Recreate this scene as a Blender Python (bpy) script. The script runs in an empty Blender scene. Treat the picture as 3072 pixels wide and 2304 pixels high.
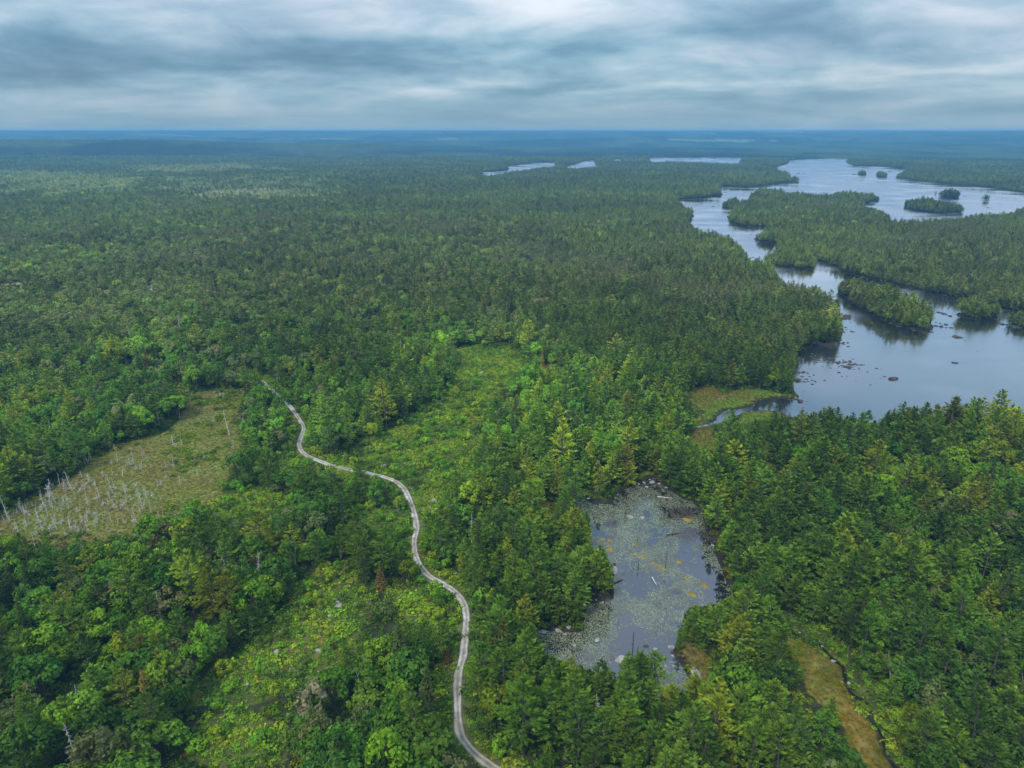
import bpy, math, random
import numpy as np

# =====================================================================
# CAMERA, WORLD, SUN, EXPOSURE
# =====================================================================
scene = bpy.context.scene
CAM_H, PITCH, FPX = 120.0, math.radians(19.6), 2133.0      # drone height, tilt, focal length in survey pixels
cam_data = bpy.data.cameras.new("camera")
cam_data.sensor_width = 36.0
cam_data.lens = 36.0 * FPX / 3072.0
cam_data.clip_start = 1.0
cam_data.clip_end = 90000.0
cam = bpy.data.objects.new("camera", cam_data)
cam.location = (0, 0, CAM_H)
cam.rotation_euler = (math.pi / 2 - PITCH, 0, 0)
scene.collection.objects.link(cam)
scene.camera = cam

SUN_EL, SUN_AZ = math.radians(52), math.radians(215)        # azimuth clockwise from +Y: behind the camera, over its left shoulder
world = bpy.data.worlds.new("World")
scene.world = world
world.use_nodes = True
wn, wl = world.node_tree.nodes, world.node_tree.links
wn.clear()


def N(nodes, typ, **kw):
    n = nodes.new(typ)
    for k, v in kw.items():
        setattr(n, k, v)
    return n


def math_node(nodes, links, op, a, b=None, clamp=False):
    n = nodes.new("ShaderNodeMath")
    n.operation = op
    n.use_clamp = clamp
    for i, v in enumerate((a, b)):
        if v is None:
            continue
        if isinstance(v, (int, float)):
            n.inputs[i].default_value = v
        else:
            links.new(v, n.inputs[i])
    return n.outputs[0]


def build_sky():
    out = N(wn, "ShaderNodeOutputWorld")
    bg = N(wn, "ShaderNodeBackground")
    sky = N(wn, "ShaderNodeTexSky", sky_type="NISHITA", sun_disc=False)
    sky.sun_elevation, sky.sun_rotation = SUN_EL, SUN_AZ
    geo = N(wn, "ShaderNodeTexCoord")
    sep = N(wn, "ShaderNodeSeparateXYZ")
    wl.new(geo.outputs["Generated"], sep.inputs[0])
    z = math_node(wn, wl, "MAXIMUM", sep.outputs[2], 0.0)
    zz = math_node(wn, wl, "ADD", z, 0.11)
    px = math_node(wn, wl, "DIVIDE", sep.outputs[0], zz)
    py = math_node(wn, wl, "DIVIDE", sep.outputs[1], zz)
    comb = N(wn, "ShaderNodeCombineXYZ")
    wl.new(math_node(wn, wl, "MULTIPLY", px, 1.0), comb.inputs[0])
    wl.new(py, comb.inputs[1])

    def noise(scale, detail, rough, off, dist=0.0):
        mp = N(wn, "ShaderNodeMapping")
        mp.inputs["Location"].default_value = off
        wl.new(comb.outputs[0], mp.inputs[0])
        t = N(wn, "ShaderNodeTexNoise")
        t.inputs["Scale"].default_value = scale
        t.inputs["Detail"].default_value = detail
        t.inputs["Roughness"].default_value = rough
        t.inputs["Distortion"].default_value = dist
        wl.new(mp.outputs[0], t.inputs["Vector"])
        return t.outputs[0]

    big = noise(0.55, 3.0, 0.5, SKY_OFF1, 0.5)
    fine = noise(1.5, 6.0, 0.5, SKY_OFF2, 0.25)
    tint = noise(0.30, 3.0, 0.5, (-4.0, 9.0, 0))
    lm = N(wn, "ShaderNodeMapping")
    lm.inputs["Scale"].default_value = (1.0, 1.0, 3.0)
    lm.inputs["Location"].default_value = (0.3, 0.1, 0.2)
    wl.new(geo.outputs["Generated"], lm.inputs[0])
    lt = N(wn, "ShaderNodeTexNoise")
    lt.inputs["Scale"].default_value = 7.0
    lt.inputs["Detail"].default_value = 6.0
    lt.inputs["Roughness"].default_value = 0.58
    lt.inputs["Distortion"].default_value = 0.35
    wl.new(lm.outputs[0], lt.inputs["Vector"])
    v = math_node(wn, wl, "ADD", math_node(wn, wl, "MULTIPLY", big, 0.66), math_node(wn, wl, "MULTIPLY", fine, 0.15))
    v = math_node(wn, wl, "ADD", v, math_node(wn, wl, "MULTIPLY", lt.outputs[0], 0.33))
    ramp = N(wn, "ShaderNodeValToRGB")
    cr = ramp.color_ramp
    cr.interpolation = "B_SPLINE"
    pts = [(0.40, (0.115, 0.225, 0.330)), (0.48, (0.165, 0.305, 0.425)), (0.55, (0.270, 0.420, 0.540)),
           (0.63, (0.430, 0.540, 0.640)), (0.73, (0.72, 0.76, 0.82))]
    while len(cr.elements) < len(pts):
        cr.elements.new(0.5)
    for e, (p, c) in zip(cr.elements, pts):
        e.position, e.color = p, (*c, 1)
    wl.new(v, ramp.inputs[0])
    # greener / pinker greys in places
    mixt = N(wn, "ShaderNodeMix", data_type="RGBA", blend_type="MULTIPLY")
    mixt.inputs[0].default_value = 1.0
    tr = N(wn, "ShaderNodeValToRGB")
    tr.color_ramp.elements[0].position, tr.color_ramp.elements[0].color = 0.40, (0.92, 1.02, 1.02, 1)
    tr.color_ramp.elements[1].position, tr.color_ramp.elements[1].color = 0.60, (1.03, 1.0, 1.01, 1)
    wl.new(tint, tr.inputs[0])
    wl.new(ramp.outputs[0], mixt.inputs[6])
    wl.new(tr.outputs[0], mixt.inputs[7])
    # towards the horizon the deck dissolves into pale blue air
    hz = N(wn, "ShaderNodeMapRange", interpolation_type="SMOOTHSTEP")
    hz.inputs[1].default_value, hz.inputs[2].default_value = 0.0, 0.07
    hz.inputs[3].default_value, hz.inputs[4].default_value = 0.85, 0.0
    wl.new(z, hz.inputs[0])
    mixh = N(wn, "ShaderNodeMix", data_type="RGBA")
    wl.new(hz.outputs[0], mixh.inputs[0])
    wl.new(mixt.outputs[2], mixh.inputs[6])
    mixh.inputs[7].default_value = (0.27, 0.44, 0.56, 1)
    # a closed cloud deck is thinnest to look through overhead: the standard overcast rise from horizon to zenith
    rise = math_node(wn, wl, "ADD", math_node(wn, wl, "MULTIPLY", z, 2.0), 0.92)
    cz = N(wn, "ShaderNodeCombineXYZ")
    for q in range(3):
        wl.new(rise, cz.inputs[q])
    mixr = N(wn, "ShaderNodeMix", data_type="RGBA", blend_type="MULTIPLY")
    mixr.inputs[0].default_value = 1.0
    wl.new(mixh.outputs[2], mixr.inputs[6])
    wl.new(cz.outputs[0], mixr.inputs[7])
    # a little of the clear sky behind the deck
    skys = N(wn, "ShaderNodeMix", data_type="RGBA", blend_type="MULTIPLY")
    skys.inputs[0].default_value = 1.0
    wl.new(sky.outputs[0], skys.inputs[6])
    skys.inputs[7].default_value = (0.10, 0.10, 0.10, 1)
    mixs = N(wn, "ShaderNodeMix", data_type="RGBA")
    mixs.inputs[0].default_value = 0.94
    wl.new(skys.outputs[2], mixs.inputs[6])
    wl.new(mixr.outputs[2], mixs.inputs[7])
    wl.new(mixs.outputs[2], bg.inputs[0])
    bg.inputs[1].default_value = 0.485
    wl.new(bg.outputs[0], out.inputs[0])


SKY_OFF1, SKY_OFF2 = (23.0, -0.5, 0), (-7.5, -15.2, 0)
build_sky()

sun_data = bpy.data.lights.new("sun", "SUN")
sun_data.energy = 1.5
sun_data.angle = math.radians(14)
sun_data.color = (1.0, 0.92, 0.80)
sun = bpy.data.objects.new("sun", sun_data)
sun.rotation_euler = (math.pi / 2 - SUN_EL, 0, -SUN_AZ + math.pi)
sun.location = (0, 0, 400)
scene.collection.objects.link(sun)

scene.view_settings.view_transform = "Standard"
scene.view_settings.look = "None"
scene.view_settings.exposure = 1.1
scene.view_settings.gamma = 1.0
scene.cycles.use_denoising = True
scene.cycles.max_bounces = 5
scene.cycles.diffuse_bounces = 3
scene.cycles.glossy_bounces = 2
scene.cycles.transmission_bounces = 2
scene.cycles.volume_bounces = 0
scene.cycles.caustics_reflective = False
scene.cycles.caustics_refractive = False

# =====================================================================
# SURVEY: where things stand on the ground (metres), read off the aerial view
# =====================================================================
CP, SP = math.cos(PITCH), math.sin(PITCH)


def G(u, v, z=0.0):
    xc, yc = (u - 1536.0) / FPX, (1152.0 - v) / FPX
    d = (xc, CP + yc * SP, -SP + yc * CP)
    t = (z - CAM_H) / d[2]
    return (d[0] * t, d[1] * t)


def project(x, y, z):
    """world -> survey pixels and distance along the axis (arrays)"""
    dz = z - CAM_H
    depth = y * CP - dz * SP
    up = y * SP + dz * CP
    depth = np.maximum(depth, 1e-3)
    return 1536.0 + FPX * x / depth, 1152.0 - FPX * up / depth, depth


def slant(u, v):
    x, y = G(u, v)
    return math.sqrt(x * x + y * y + CAM_H * CAM_H)


def s1(*p): return [(1400 + .4629 * a[0], 440 + .4629 * a[1], *a[2:]) for a in p]
def s3(*p): return [(a[0] / 2.16, 1000 + a[1] / 2.16, *a[2:]) for a in p]
def s4(*p): return [(1024 + a[0] / 2.16, 1000 + a[1] / 2.16, *a[2:]) for a in p]
def s5(*p): return [(2048 + .5424 * a[0], 400 + .5424 * a[1], *a[2:]) for a in p]
def s6(*p): return [(a[0] / 2.16, 1536 + a[1] / 2.16, *a[2:]) for a in p]
def s7(*p): return [(1024 + a[0] / 2.16, 1536 + a[1] / 2.16, *a[2:]) for a in p]
def s8(*p): return [(2048 + a[0] / 2.16, 1536 + a[1] / 2.16, *a[2:]) for a in p]
def sp(*p): return [(1700 + .434 * a[0], 1380 + .434 * a[1], *a[2:]) for a in p]
def sm(*p): return [(1900 + .2712 * a[0], 1100 + .2712 * a[1], *a[2:]) for a in p]


def ground_poly(pts):
    a = np.array([G(*p) for p in pts])
    OUTLINES.append(np.array([G(p[0], p[1]) for p in pts]))
    return a


OUTLINES = []       # the same outlines as they show above the trees in front


T = 11.0        # shore hidden behind a fringe of trees this tall
LAKE_UPPER = ground_poly(s5(
    (365, 692), (362, 660, T), (330, 600, T), (300, 572, T), (200, 537, T), (80, 522, T), (30, 490), (53, 450), (50, 410, T), (0, 390, T),
    (-40, 372), (0, 364), (110, 360), (215, 345), (212, 300, 5), (210, 290), (300, 300), (360, 303), (450, 290), (520, 275), (610, 272),
    (628, 268), (600, 240, T), (590, 205, T), (525, 195, T), (520, 186), (585, 165), (590, 150), (700, 142), (850, 138), (920, 142),
    (900, 158), (950, 180), (1100, 184), (1245, 196), (1185, 225, 6), (1175, 242), (1280, 264), (1470, 280), (1700, 302), (1888, 327),
    (2300, 365), (2300, 385, T), (1888, 396, T), (1800, 440, T), (1650, 440, T), (1500, 455, T), (1350, 470, T), (1250, 478, T), (1160, 468, T),
    (1120, 430, T), (1000, 400), (980, 394), (1075, 370), (1082, 355), (1060, 330, T), (950, 315, T), (850, 318, T), (820, 333, T),
    (700, 330, T), (590, 315, T), (520, 300, T), (440, 292, T), (380, 320, T), (368, 355), (385, 372), (330, 365, T), (290, 345, T),
    (215, 365, T), (205, 395), (210, 408), (265, 415), (248, 480), (300, 507), (380, 522), (440, 515), (470, 505), (440, 540, T),
    (395, 565), (400, 585), (450, 603), (505, 612), (530, 608), (500, 640, T), (440, 655, T), (405, 690)))
LAKE_LOWER = ground_poly(
    s5((372, 690), (400, 690), (410, 712), (480, 727), (600, 747), (720, 750), (730, 735), (735, 708), (790, 722), (850, 745), (900, 770), (1000, 797),
       (1130, 827), (1250, 857), (1400, 892), (1500, 912), (1560, 918), (1740, 967), (1888, 987), (2300, 1030),
       (2300, 1530, 12), (1888, 1520, 12), (1780, 1512, 12), (1600, 1475, 12), (1400, 1505, 12), (1250, 1502, 12), (1000, 1542, 12),
       (900, 1522, 11), (800, 1502, 11), (700, 1555, 9))
    + sm((1840, 575), (1760, 572), (1640, 510), (1500, 490), (1300, 492), (1125, 545), (1120, 590), (1000, 592), (870, 660), (850, 640), (900, 560),
         (1020, 480), (1200, 465), (1330, 420), (1360, 375), (1560, 345), (1800, 350))
    + s5((645, 1462), (632, 1440), (600, 1375), (615, 1330), (640, 1265), (635, 1210), (700, 1188), (722, 1165), (790, 1182), (870, 1170), (872, 1145),
         (890, 1095), (880, 1040), (905, 1014), (895, 990, 6), (880, 950, T), (830, 880, T), (790, 855, T), (700, 815, T), (640, 812, T), (540, 785, T),
         (500, 748), (485, 738), (440, 722, 6), (375, 702)))
FAR_LAKES = [ground_poly(s1(*p)) for p in (
    ((105, 178, 14), (270, 150, 14), (430, 127, 14), (580, 115, 12), (575, 99), (460, 102), (262, 126), (275, 148), (250, 152), (105, 164)),
    ((610, 116, 14), (700, 126, 14), (850, 114, 14), (825, 86), (760, 94)),
    ((955, 88, 10), (1005, 88, 10), (1000, 80), (960, 79)),
    ((1188, 88, 14), (1400, 87, 14), (1600, 94, 14), (1760, 100, 14), (1790, 70), (1500, 70), (1188, 72)))]
ISLANDS = [ground_poly(s5(*p)) for p in (
    ((855, 850), (880, 892), (950, 952), (1100, 1032), (1150, 1052), (1250, 1082), (1350, 1102), (1388, 1072), (1370, 980, 6), (1340, 930, T), (1200, 870, T),
     (1100, 830, T), (950, 790, T), (880, 792, T)),
    ((1512, 1000), (1540, 1014), (1640, 1034), (1740, 1024), (1748, 985, 4), (1725, 930, 8.5), (1620, 905, 8.5), (1535, 930, 8.5)),
    ((1790, 1050), (1830, 1062), (1888, 1078), (2000, 1090), (2000, 1010, 5), (1888, 1010, 5), (1830, 1035, 2)),
    ((1228, 392), (1290, 425), (1380, 442), (1538, 438), (1530, 390, T), (1360, 358, T), (1240, 366, T)),
    ((1398, 338), (1450, 353), (1542, 353), (1532, 312, T), (1420, 314, T)),
    ((1632, 352), (1660, 370), (1708, 371), (1700, 345, 8), (1650, 338, 8)),
    ((968, 224), (985, 232), (1012, 231), (1010, 208, 8), (975, 208, 8)),
    ((1070, 232), (1085, 241), (1126, 241), (1130, 215, 9), (1080, 208, 9)),
    ((600, 262), (640, 276), (632, 262)))]
POND = ground_poly([
    (1704, 1495), (1746, 1488), (1783, 1514), (1829, 1512), (1857, 1477), (1904, 1451), (1959, 1431), (2010, 1468), (2048, 1495), (2083, 1505),
    (2108, 1536), (2140, 1633), (2168, 1698), (2201, 1795), (2150, 1812), (2070, 1824), (2053, 1846), (2040, 1906), (2024, 1950), (2045, 1985), (2080, 2055),
    (2104, 2078), (2029, 2059, 9), (2005, 2050, 9), (1973, 1994, 9), (1894, 1990, 9), (1830, 2013, 9), (1811, 1980, 9), (1737, 1980, 9),
    (1644, 1943, 8), (1590, 1915), (1586, 1900), (1607, 1893), (1700, 1890), (1746, 1893), (1751, 1860), (1757, 1814), (1834, 1798), (1839, 1735),
    (1838, 1695), (1824, 1652, 7), (1802, 1660, 8), (1774, 1648, 8), (1765, 1575, 8), (1758, 1545), (1709, 1516)])
BROOK = s8((600, 740), (660, 770), (740, 795), (870, 845), (950, 930), (1035, 1000), (1055, 1080), (1090, 1170), (1190, 1240), (1225, 1340), (1290, 1450), (1330, 1580), (1400, 1680), (1480, 1760))
CREEK_UP = sm((870, 640), (800, 655), (640, 668), (560, 690), (450, 750))

BOG = ground_poly(s3((1230, 425), (1270, 393), (1400, 380), (1590, 383), (1560, 470), (1530, 600), (1560, 700), (1620, 780), (1590, 860), (1480, 960), (1420, 1080),
                     (1300, 1180), (1120, 1300), (940, 1420), (640, 1480), (300, 1480), (60, 1420), (-120, 1480), (-120, 1250), (80, 1190), (280, 1080), (560, 905), (760, 755), (1000, 690), (1100, 655), (1190, 540)))
ORANGE_BOG = ground_poly(s8((640, 795), (740, 838), (830, 888), (950, 948), (1020, 1008), (1025, 1060), (1082, 1150), (1092, 1240), (1200, 1372), (1262, 1450), (1285, 1560), (1390, 1670), (1480, 1800),
                            (1300, 1800), (1160, 1700), (1090, 1590, 4), (1060, 1400, 4), (1030, 1300, 4), (930, 1200, 4), (830, 1110, 4), (780, 1000, 4), (700, 890, 4)))
MARSHES = [ground_poly(p) for p in (
    sm((560, 330), (760, 245), (900, 260), (1000, 330), (1140, 290), (1400, 275), (1600, 310), (1800, 330), (1560, 350), (1360, 380), (1330, 425), (1200, 470), (1020, 485), (900, 560), (840, 650), (760, 660),
       (730, 580), (800, 520), (700, 450), (600, 420)),
    sm((600, 690), (880, 680), (880, 800), (920, 860), (1060, 860), (1000, 940), (720, 960), (640, 900), (600, 800)),
    sm((1120, 600), (1300, 500), (1620, 500), (1700, 580), (1500, 600), (1300, 640), (1200, 660)),
    sm((1330, 880), (1480, 880), (1520, 1000), (1560, 1120), (1480, 1160), (1400, 1020)),
    s4((1270, 1100), (1400, 1100), (1420, 1250), (1340, 1300), (1270, 1240)),
    s4((2040, 640), (2130, 640), (2140, 720), (2060, 720)),
    sp((800, 1240), (1000, 1400), (1000, 1640), (880, 1640), (900, 1500), (780, 1380)),
    sp((560, 90), (640, 120), (600, 150), (430, 160), (400, 120)),
    s6((1190, 1190), (1320, 1170), (1320, 1270), (1180, 1290)),
)]
CLEARINGS = [ground_poly(p) for p in (
    s4((700, 130), (900, 85), (1060, 105), (1230, 180), (1180, 300), (1000, 420), (1010, 520), (890, 600), (910, 700), (800, 800), (780, 900), (640, 1010), (450, 960), (320, 905), (120, 835), (180, 700), (420, 600),
       (500, 500), (640, 440), (720, 340), (730, 200)),
    s4((520, 1020), (680, 1030), (660, 1100), (620, 1200), (540, 1230), (500, 1120)),
    s4((60, 1150), (380, 1160), (440, 1260), (380, 1300), (200, 1280), (60, 1230)),
    s3((1300, 1080), (1420, 1010), (1700, 1010), (1900, 1080), (1800, 1180), (1600, 1180), (1400, 1240)),
    s3((1760, 800), (1900, 800), (1960, 870), (1880, 920), (1780, 870)),
    [(880, 1767), (1010, 1690), (1060, 1730), (1110, 1800), (1090, 1900), (1050, 1960), (1000, 2030), (900, 2080), (760, 2130), (640, 2150), (560, 2090), (640, 2010), (740, 1960), (800, 1880), (860, 1820)],
    [(600, 2160), (760, 2150), (880, 2200), (860, 2304), (700, 2330), (560, 2280)],
    [(1140, 1780), (1260, 1770), (1300, 1830), (1340, 1870), (1300, 1900), (1200, 1860)],
    s7((690, 420), (800, 420), (840, 540), (760, 540)),
    sm((260, 760), (350, 770), (340, 850), (270, 840)),
)]
PALE_SUNLIT_BOG = ground_poly([(560, 590), (640, 575), (760, 568), (830, 565), (850, 578), (760, 592), (680, 604), (610, 608)])  # pale bog clearing whose colour also carries a patch of sunlight
SUNLIT_TINT_PATCHES = [ground_poly(p) for p in (  # woods where a patch of sunlight is put into the tree tints
    [(380, 505), (700, 497), (780, 510), (600, 525), (420, 520)],
    [(520, 545), (620, 535), (1000, 555), (1024, 590), (850, 600), (540, 620), (500, 590)],
    [(0, 520), (200, 520), (420, 545), (380, 580), (120, 600), (0, 595)],
    [(820, 508), (880, 510), (860, 520), (810, 518)])]
GRAVEL_SPOTS = [ground_poly(p) for p in (
    [(0, 862), (60, 856), (90, 866), (60, 878), (0, 878)],
    [(950, 895), (1000, 888), (1010, 903), (960, 910)])]

ROAD_PTS = [(60, 1150), (150, 1140), (245, 1134), (420, 1112), (600, 1112), (720, 1128), (780, 1150), (799, 1163), (815, 1178), (843, 1206), (873, 1231), (898, 1267), (912, 1290), (906, 1315), (898, 1343), (914, 1370),
            (954, 1388), (991, 1403), (1040, 1415), (1100, 1426), (1172, 1446), (1209, 1472), (1229, 1506), (1244, 1556), (1250, 1600), (1243, 1648), (1255, 1699), (1283, 1736), (1325, 1763), (1359, 1784), (1391, 1820),
            (1399, 1858), (1397, 1906), (1394, 1953), (1385, 1999), (1375, 2045), (1373, 2115), (1380, 2207), (1408, 2258), (1450, 2297), (1500, 2330), (1580, 2372), (1700, 2420)]
TRAIL_PTS = [(468, 900), (460, 885), (452, 872), (456, 862), (470, 850)]


# =====================================================================
# NUMERIC HELPERS
# =====================================================================
rng = np.random.default_rng(11)


def _hash(ix, iy, seed):
    h = (ix * 374761393 + iy * 668265263 + seed * 982451653) & 0xFFFFFFFF
    h = ((h ^ (h >> 13)) * 1274126177) & 0xFFFFFFFF
    return ((h ^ (h >> 16)) & 0xFFFFFF) / float(0xFFFFFF)


def vnoise(x, y, seed=0):
    ix, iy = np.floor(x).astype(np.int64), np.floor(y).astype(np.int64)
    fx, fy = x - ix, y - iy
    fx, fy = fx * fx * (3 - 2 * fx), fy * fy * (3 - 2 * fy)
    a, b = _hash(ix, iy, seed), _hash(ix + 1, iy, seed)
    c, d = _hash(ix, iy + 1, seed), _hash(ix + 1, iy + 1, seed)
    return (a * (1 - fx) + b * fx) * (1 - fy) + (c * (1 - fx) + d * fx) * fy


def fbm(x, y, seed=0, octaves=4):
    s, amp, tot = 0.0, 1.0, 0.0
    for o in range(octaves):
        s = s + amp * vnoise(x * 2 ** o + 17.3 * o, y * 2 ** o - 9.1 * o, seed + o)
        tot += amp
        amp *= 0.5
    return s / tot


def smooth(a, b, x):
    t = np.clip((x - a) / (b - a), 0, 1)
    return t * t * (3 - 2 * t)


def inside(poly, x, y):
    res = np.zeros(x.shape, bool)
    m = (x >= poly[:, 0].min()) & (x <= poly[:, 0].max()) & (y >= poly[:, 1].min()) & (y <= poly[:, 1].max())
    if not m.any():
        return res
    xs, ys = x[m], y[m]
    r = np.zeros(xs.shape, bool)
    n = len(poly)
    for i in range(n):
        x1, y1 = poly[i]
        x2, y2 = poly[(i + 1) % n]
        if y1 == y2:
            continue
        c = (y1 > ys) != (y2 > ys)
        r ^= c & (xs < (x2 - x1) * (ys - y1) / (y2 - y1) + x1)
    res[m] = r
    return res


def line_dist(segs, x, y, cap):
    """distance to a set of segments, capped"""
    d = np.full(x.shape, cap)
    for (x1, y1), (x2, y2) in segs:
        m = (x > min(x1, x2) - cap) & (x < max(x1, x2) + cap) & (y > min(y1, y2) - cap) & (y < max(y1, y2) + cap)
        if not m.any():
            continue
        xs, ys = x[m], y[m]
        dx, dy = x2 - x1, y2 - y1
        t = np.clip(((xs - x1) * dx + (ys - y1) * dy) / max(dx * dx + dy * dy, 1e-9), 0, 1)
        d[m] = np.minimum(d[m], np.hypot(xs - x1 - t * dx, ys - y1 - t * dy))
    return d


def ring(poly):
    return [(tuple(poly[i]), tuple(poly[(i + 1) % len(poly)])) for i in range(len(poly))]


def catmull(pts, n=6):
    p = [np.array(q, float) for q in pts]
    p = [2 * p[0] - p[1]] + p + [2 * p[-1] - p[-2]]
    out = []
    for i in range(1, len(p) - 2):
        for k in range(n):
            t = k / n
            a, b, c, d = p[i - 1], p[i], p[i + 1], p[i + 2]
            out.append(0.5 * ((2 * b) + (c - a) * t + (2 * a - 5 * b + 4 * c - d) * t * t + (3 * b - a - 3 * c + d) * t ** 3))
    out.append(p[-2])
    return np.array(out)


BOG_SEEN = ground_poly(s3((1230, 425), (1270, 393), (1400, 380), (1590, 383), (1560, 470), (1530, 600), (1600, 740), (1560, 830), (1380, 900), (1290, 1040), (1100, 1120), (900, 1270), (600, 1350), (300, 1370), (60, 1330), (-60, 1370),
                          (-60, 1250), (80, 1190), (280, 1080), (560, 905), (760, 755), (1000, 690), (1100, 655), (1190, 540)))

ROAD = catmull([G(*p) for p in ROAD_PTS], 8)
TRAIL = catmull([G(*p) for p in TRAIL_PTS], 5)
BROOK_L = catmull([G(*p) for p in BROOK], 5)
CREEK_L = catmull([G(*p) for p in CREEK_UP], 4)
ROAD_SEG = list(zip(map(tuple, ROAD[:-1]), map(tuple, ROAD[1:])))
TRAIL_SEG = list(zip(map(tuple, TRAIL[:-1]), map(tuple, TRAIL[1:])))
BROOK_SEG = list(zip(map(tuple, BROOK_L[:-1]), map(tuple, BROOK_L[1:]))) + list(zip(map(tuple, CREEK_L[:-1]), map(tuple, CREEK_L[1:])))
SEEN = OUTLINES[:6] + [ OUTLINES[15], BOG_SEEN, OUTLINES[17]] + MARSHES[:4] + CLEARINGS
WATERS = [LAKE_UPPER, LAKE_LOWER, POND] + FAR_LAKES
SHORE_SEG = [s for p in WATERS + ISLANDS for s in ring(p)]
CAP = 60.0


def warp(x, y):
    r = np.hypot(x, y)
    a = np.clip(r * 0.006, 0.8, 7.0)
    f = 1.0 / np.clip(r * 0.02, 3.0, 30.0)
    # wavelength steps so that the warp stays continuous
    w1 = vnoise(x / 5.0, y / 5.0, 5) - .5
    w2 = vnoise(x / 5.0 + 40, y / 5.0, 6) - .5
    w3 = vnoise(x / 24.0, y / 24.0, 7) - .5
    w4 = vnoise(x / 24.0 + 40, y / 24.0, 8) - .5
    near = 1 - smooth(300, 900, r)
    return x + 1.5 * near * w1 + a * 1.4 * w3 * (1 - near * .6), y + 1.5 * near * w2 + a * 1.4 * w4 * (1 - near * .6)


def shore(x, y):
    """signed distance to the nearest shore, positive on land, capped at CAP"""
    xw, yw = warp(x, y)
    wet = np.zeros(x.shape, bool)
    for p in WATERS:
        wet |= inside(p, xw, yw)
    for p in ISLANDS:
        wet &= ~inside(p, xw, yw)
    d = line_dist(SHORE_SEG, xw, yw, CAP)
    return np.where(wet, -d, d)


def any_inside(polys, x, y):
    xw, yw = warp(x, y)
    r = np.zeros(x.shape, bool)
    for p in polys:
        r |= inside(p, xw, yw)
    return r


def height(x, y, sd, brook=None):
    r = np.hypot(x, y)
    az = np.degrees(np.arctan2(x, y))
    land = 0.18 + 0.35 * smooth(0, 2.5, sd) + 0.6 * smooth(2, 14, sd)
    roll = (fbm(x / 90, y / 90, 21, 3) - .35) * 2.4 + (fbm(x / 420, y / 420, 23, 3) - .3) * 6 * smooth(420, 1100, r) * (1 - .7 * smooth(1900, 2600, r))
    land = land + np.maximum(roll, -0.15) * smooth(8, 58, sd)
    land = land + (fbm(x / 7, y / 7, 25, 2) - .5) * 0.35 * smooth(0.5, 4, sd) * (1 - smooth(400, 700, r))
    # far country: ridge on the left, then one wooded ridge behind the other
    left = 66 * np.exp(-((r - 4150 - 10 * (az + 25)) / 520) ** 2) * (1 - smooth(-26, -13, az + 2.2 * (fbm(x / 900, y / 900, 61, 2) - .5)))
    left = left + 38 * np.exp(-((r - 4300) / 500) ** 2) * np.exp(-((az + 13) / 6) ** 2)
    far = smooth(3400, 5200, r) * (2 + 22 * fbm(x / 1500, y / 1100, 31, 4)) + smooth(5000, 9800, r) * (66 + 150 * (fbm(x / 2600, y / 2300, 33, 4) - .25))
    far = far + smooth(10000, 21000, r) * (4 + 90 * fbm(x / 5200, y / 5200, 35, 4))
    right = 22 * np.exp(-((r - 5600) / 700) ** 2) * np.exp(-((az - 29) / 9) ** 2)
    ridge = 19 * smooth(4500, 5600, r) * np.sin(2 * math.pi * (r / 1700 + 2.6 * fbm(x / 4200, y / 4200, 37, 2)))
    land = np.maximum(land + left + far + right + ridge, np.minimum(land, 2.0))
    land = np.where(land > 92, 92 + 34 * np.tanh((land - 92) / 60), land)
    bed = -0.25 - 0.10 * np.minimum(-sd, 18)
    h = np.where(sd > 0, land, bed + 0.43 * (1 - smooth(0, 1.0, -sd)))
    if brook is None:
        brook = line_dist(BROOK_SEG, x, y, 6.0)
    h = np.where(sd > 0, h * smooth(0.7, 5.0, brook) - 0.28 * (1 - smooth(0.5, 1.5, brook)) + 0.08 * (1 - smooth(.7, 5, brook)), h)
    return h


# =====================================================================
# MATERIAL HELPERS
# =====================================================================
def new_mat(name):
    m = bpy.data.materials.new(name)
    m.use_nodes = True
    m.node_tree.nodes.clear()
    return m, m.node_tree.nodes, m.node_tree.links


def mul_color(n, l, a, b):
    mx = N(n, "ShaderNodeMix", data_type="RGBA", blend_type="MULTIPLY")
    mx.inputs[0].default_value = 1.0
    for i, v in ((6, a), (7, b)):
        if isinstance(v, tuple):
            mx.inputs[i].default_value = v
        else:
            l.new(v, mx.inputs[i])
    return mx.outputs[2]


def foliage_material(name, translucent=0.28):
    m, n, l = new_mat(name)
    out = N(n, "ShaderNodeOutputMaterial")
    tint = N(n, "ShaderNodeAttribute", attribute_type="INSTANCER", attribute_name="tint")
    lv = N(n, "ShaderNodeAttribute", attribute_type="GEOMETRY", attribute_name="leaf_tone")
    col = mul_color(n, l, tint.outputs["Color"], lv.outputs["Color"])
    d = N(n, "ShaderNodeBsdfDiffuse")
    t = N(n, "ShaderNodeBsdfTranslucent")
    l.new(col, d.inputs[0])
    l.new(mul_color(n, l, col, (1.25, 1.15, 0.6, 1)), t.inputs[0])
    mx = N(n, "ShaderNodeMixShader")
    mx.inputs[0].default_value = translucent
    l.new(d.outputs[0], mx.inputs[1])
    l.new(t.outputs[0], mx.inputs[2])
    l.new(mx.outputs[0], out.inputs[0])
    return m


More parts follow.
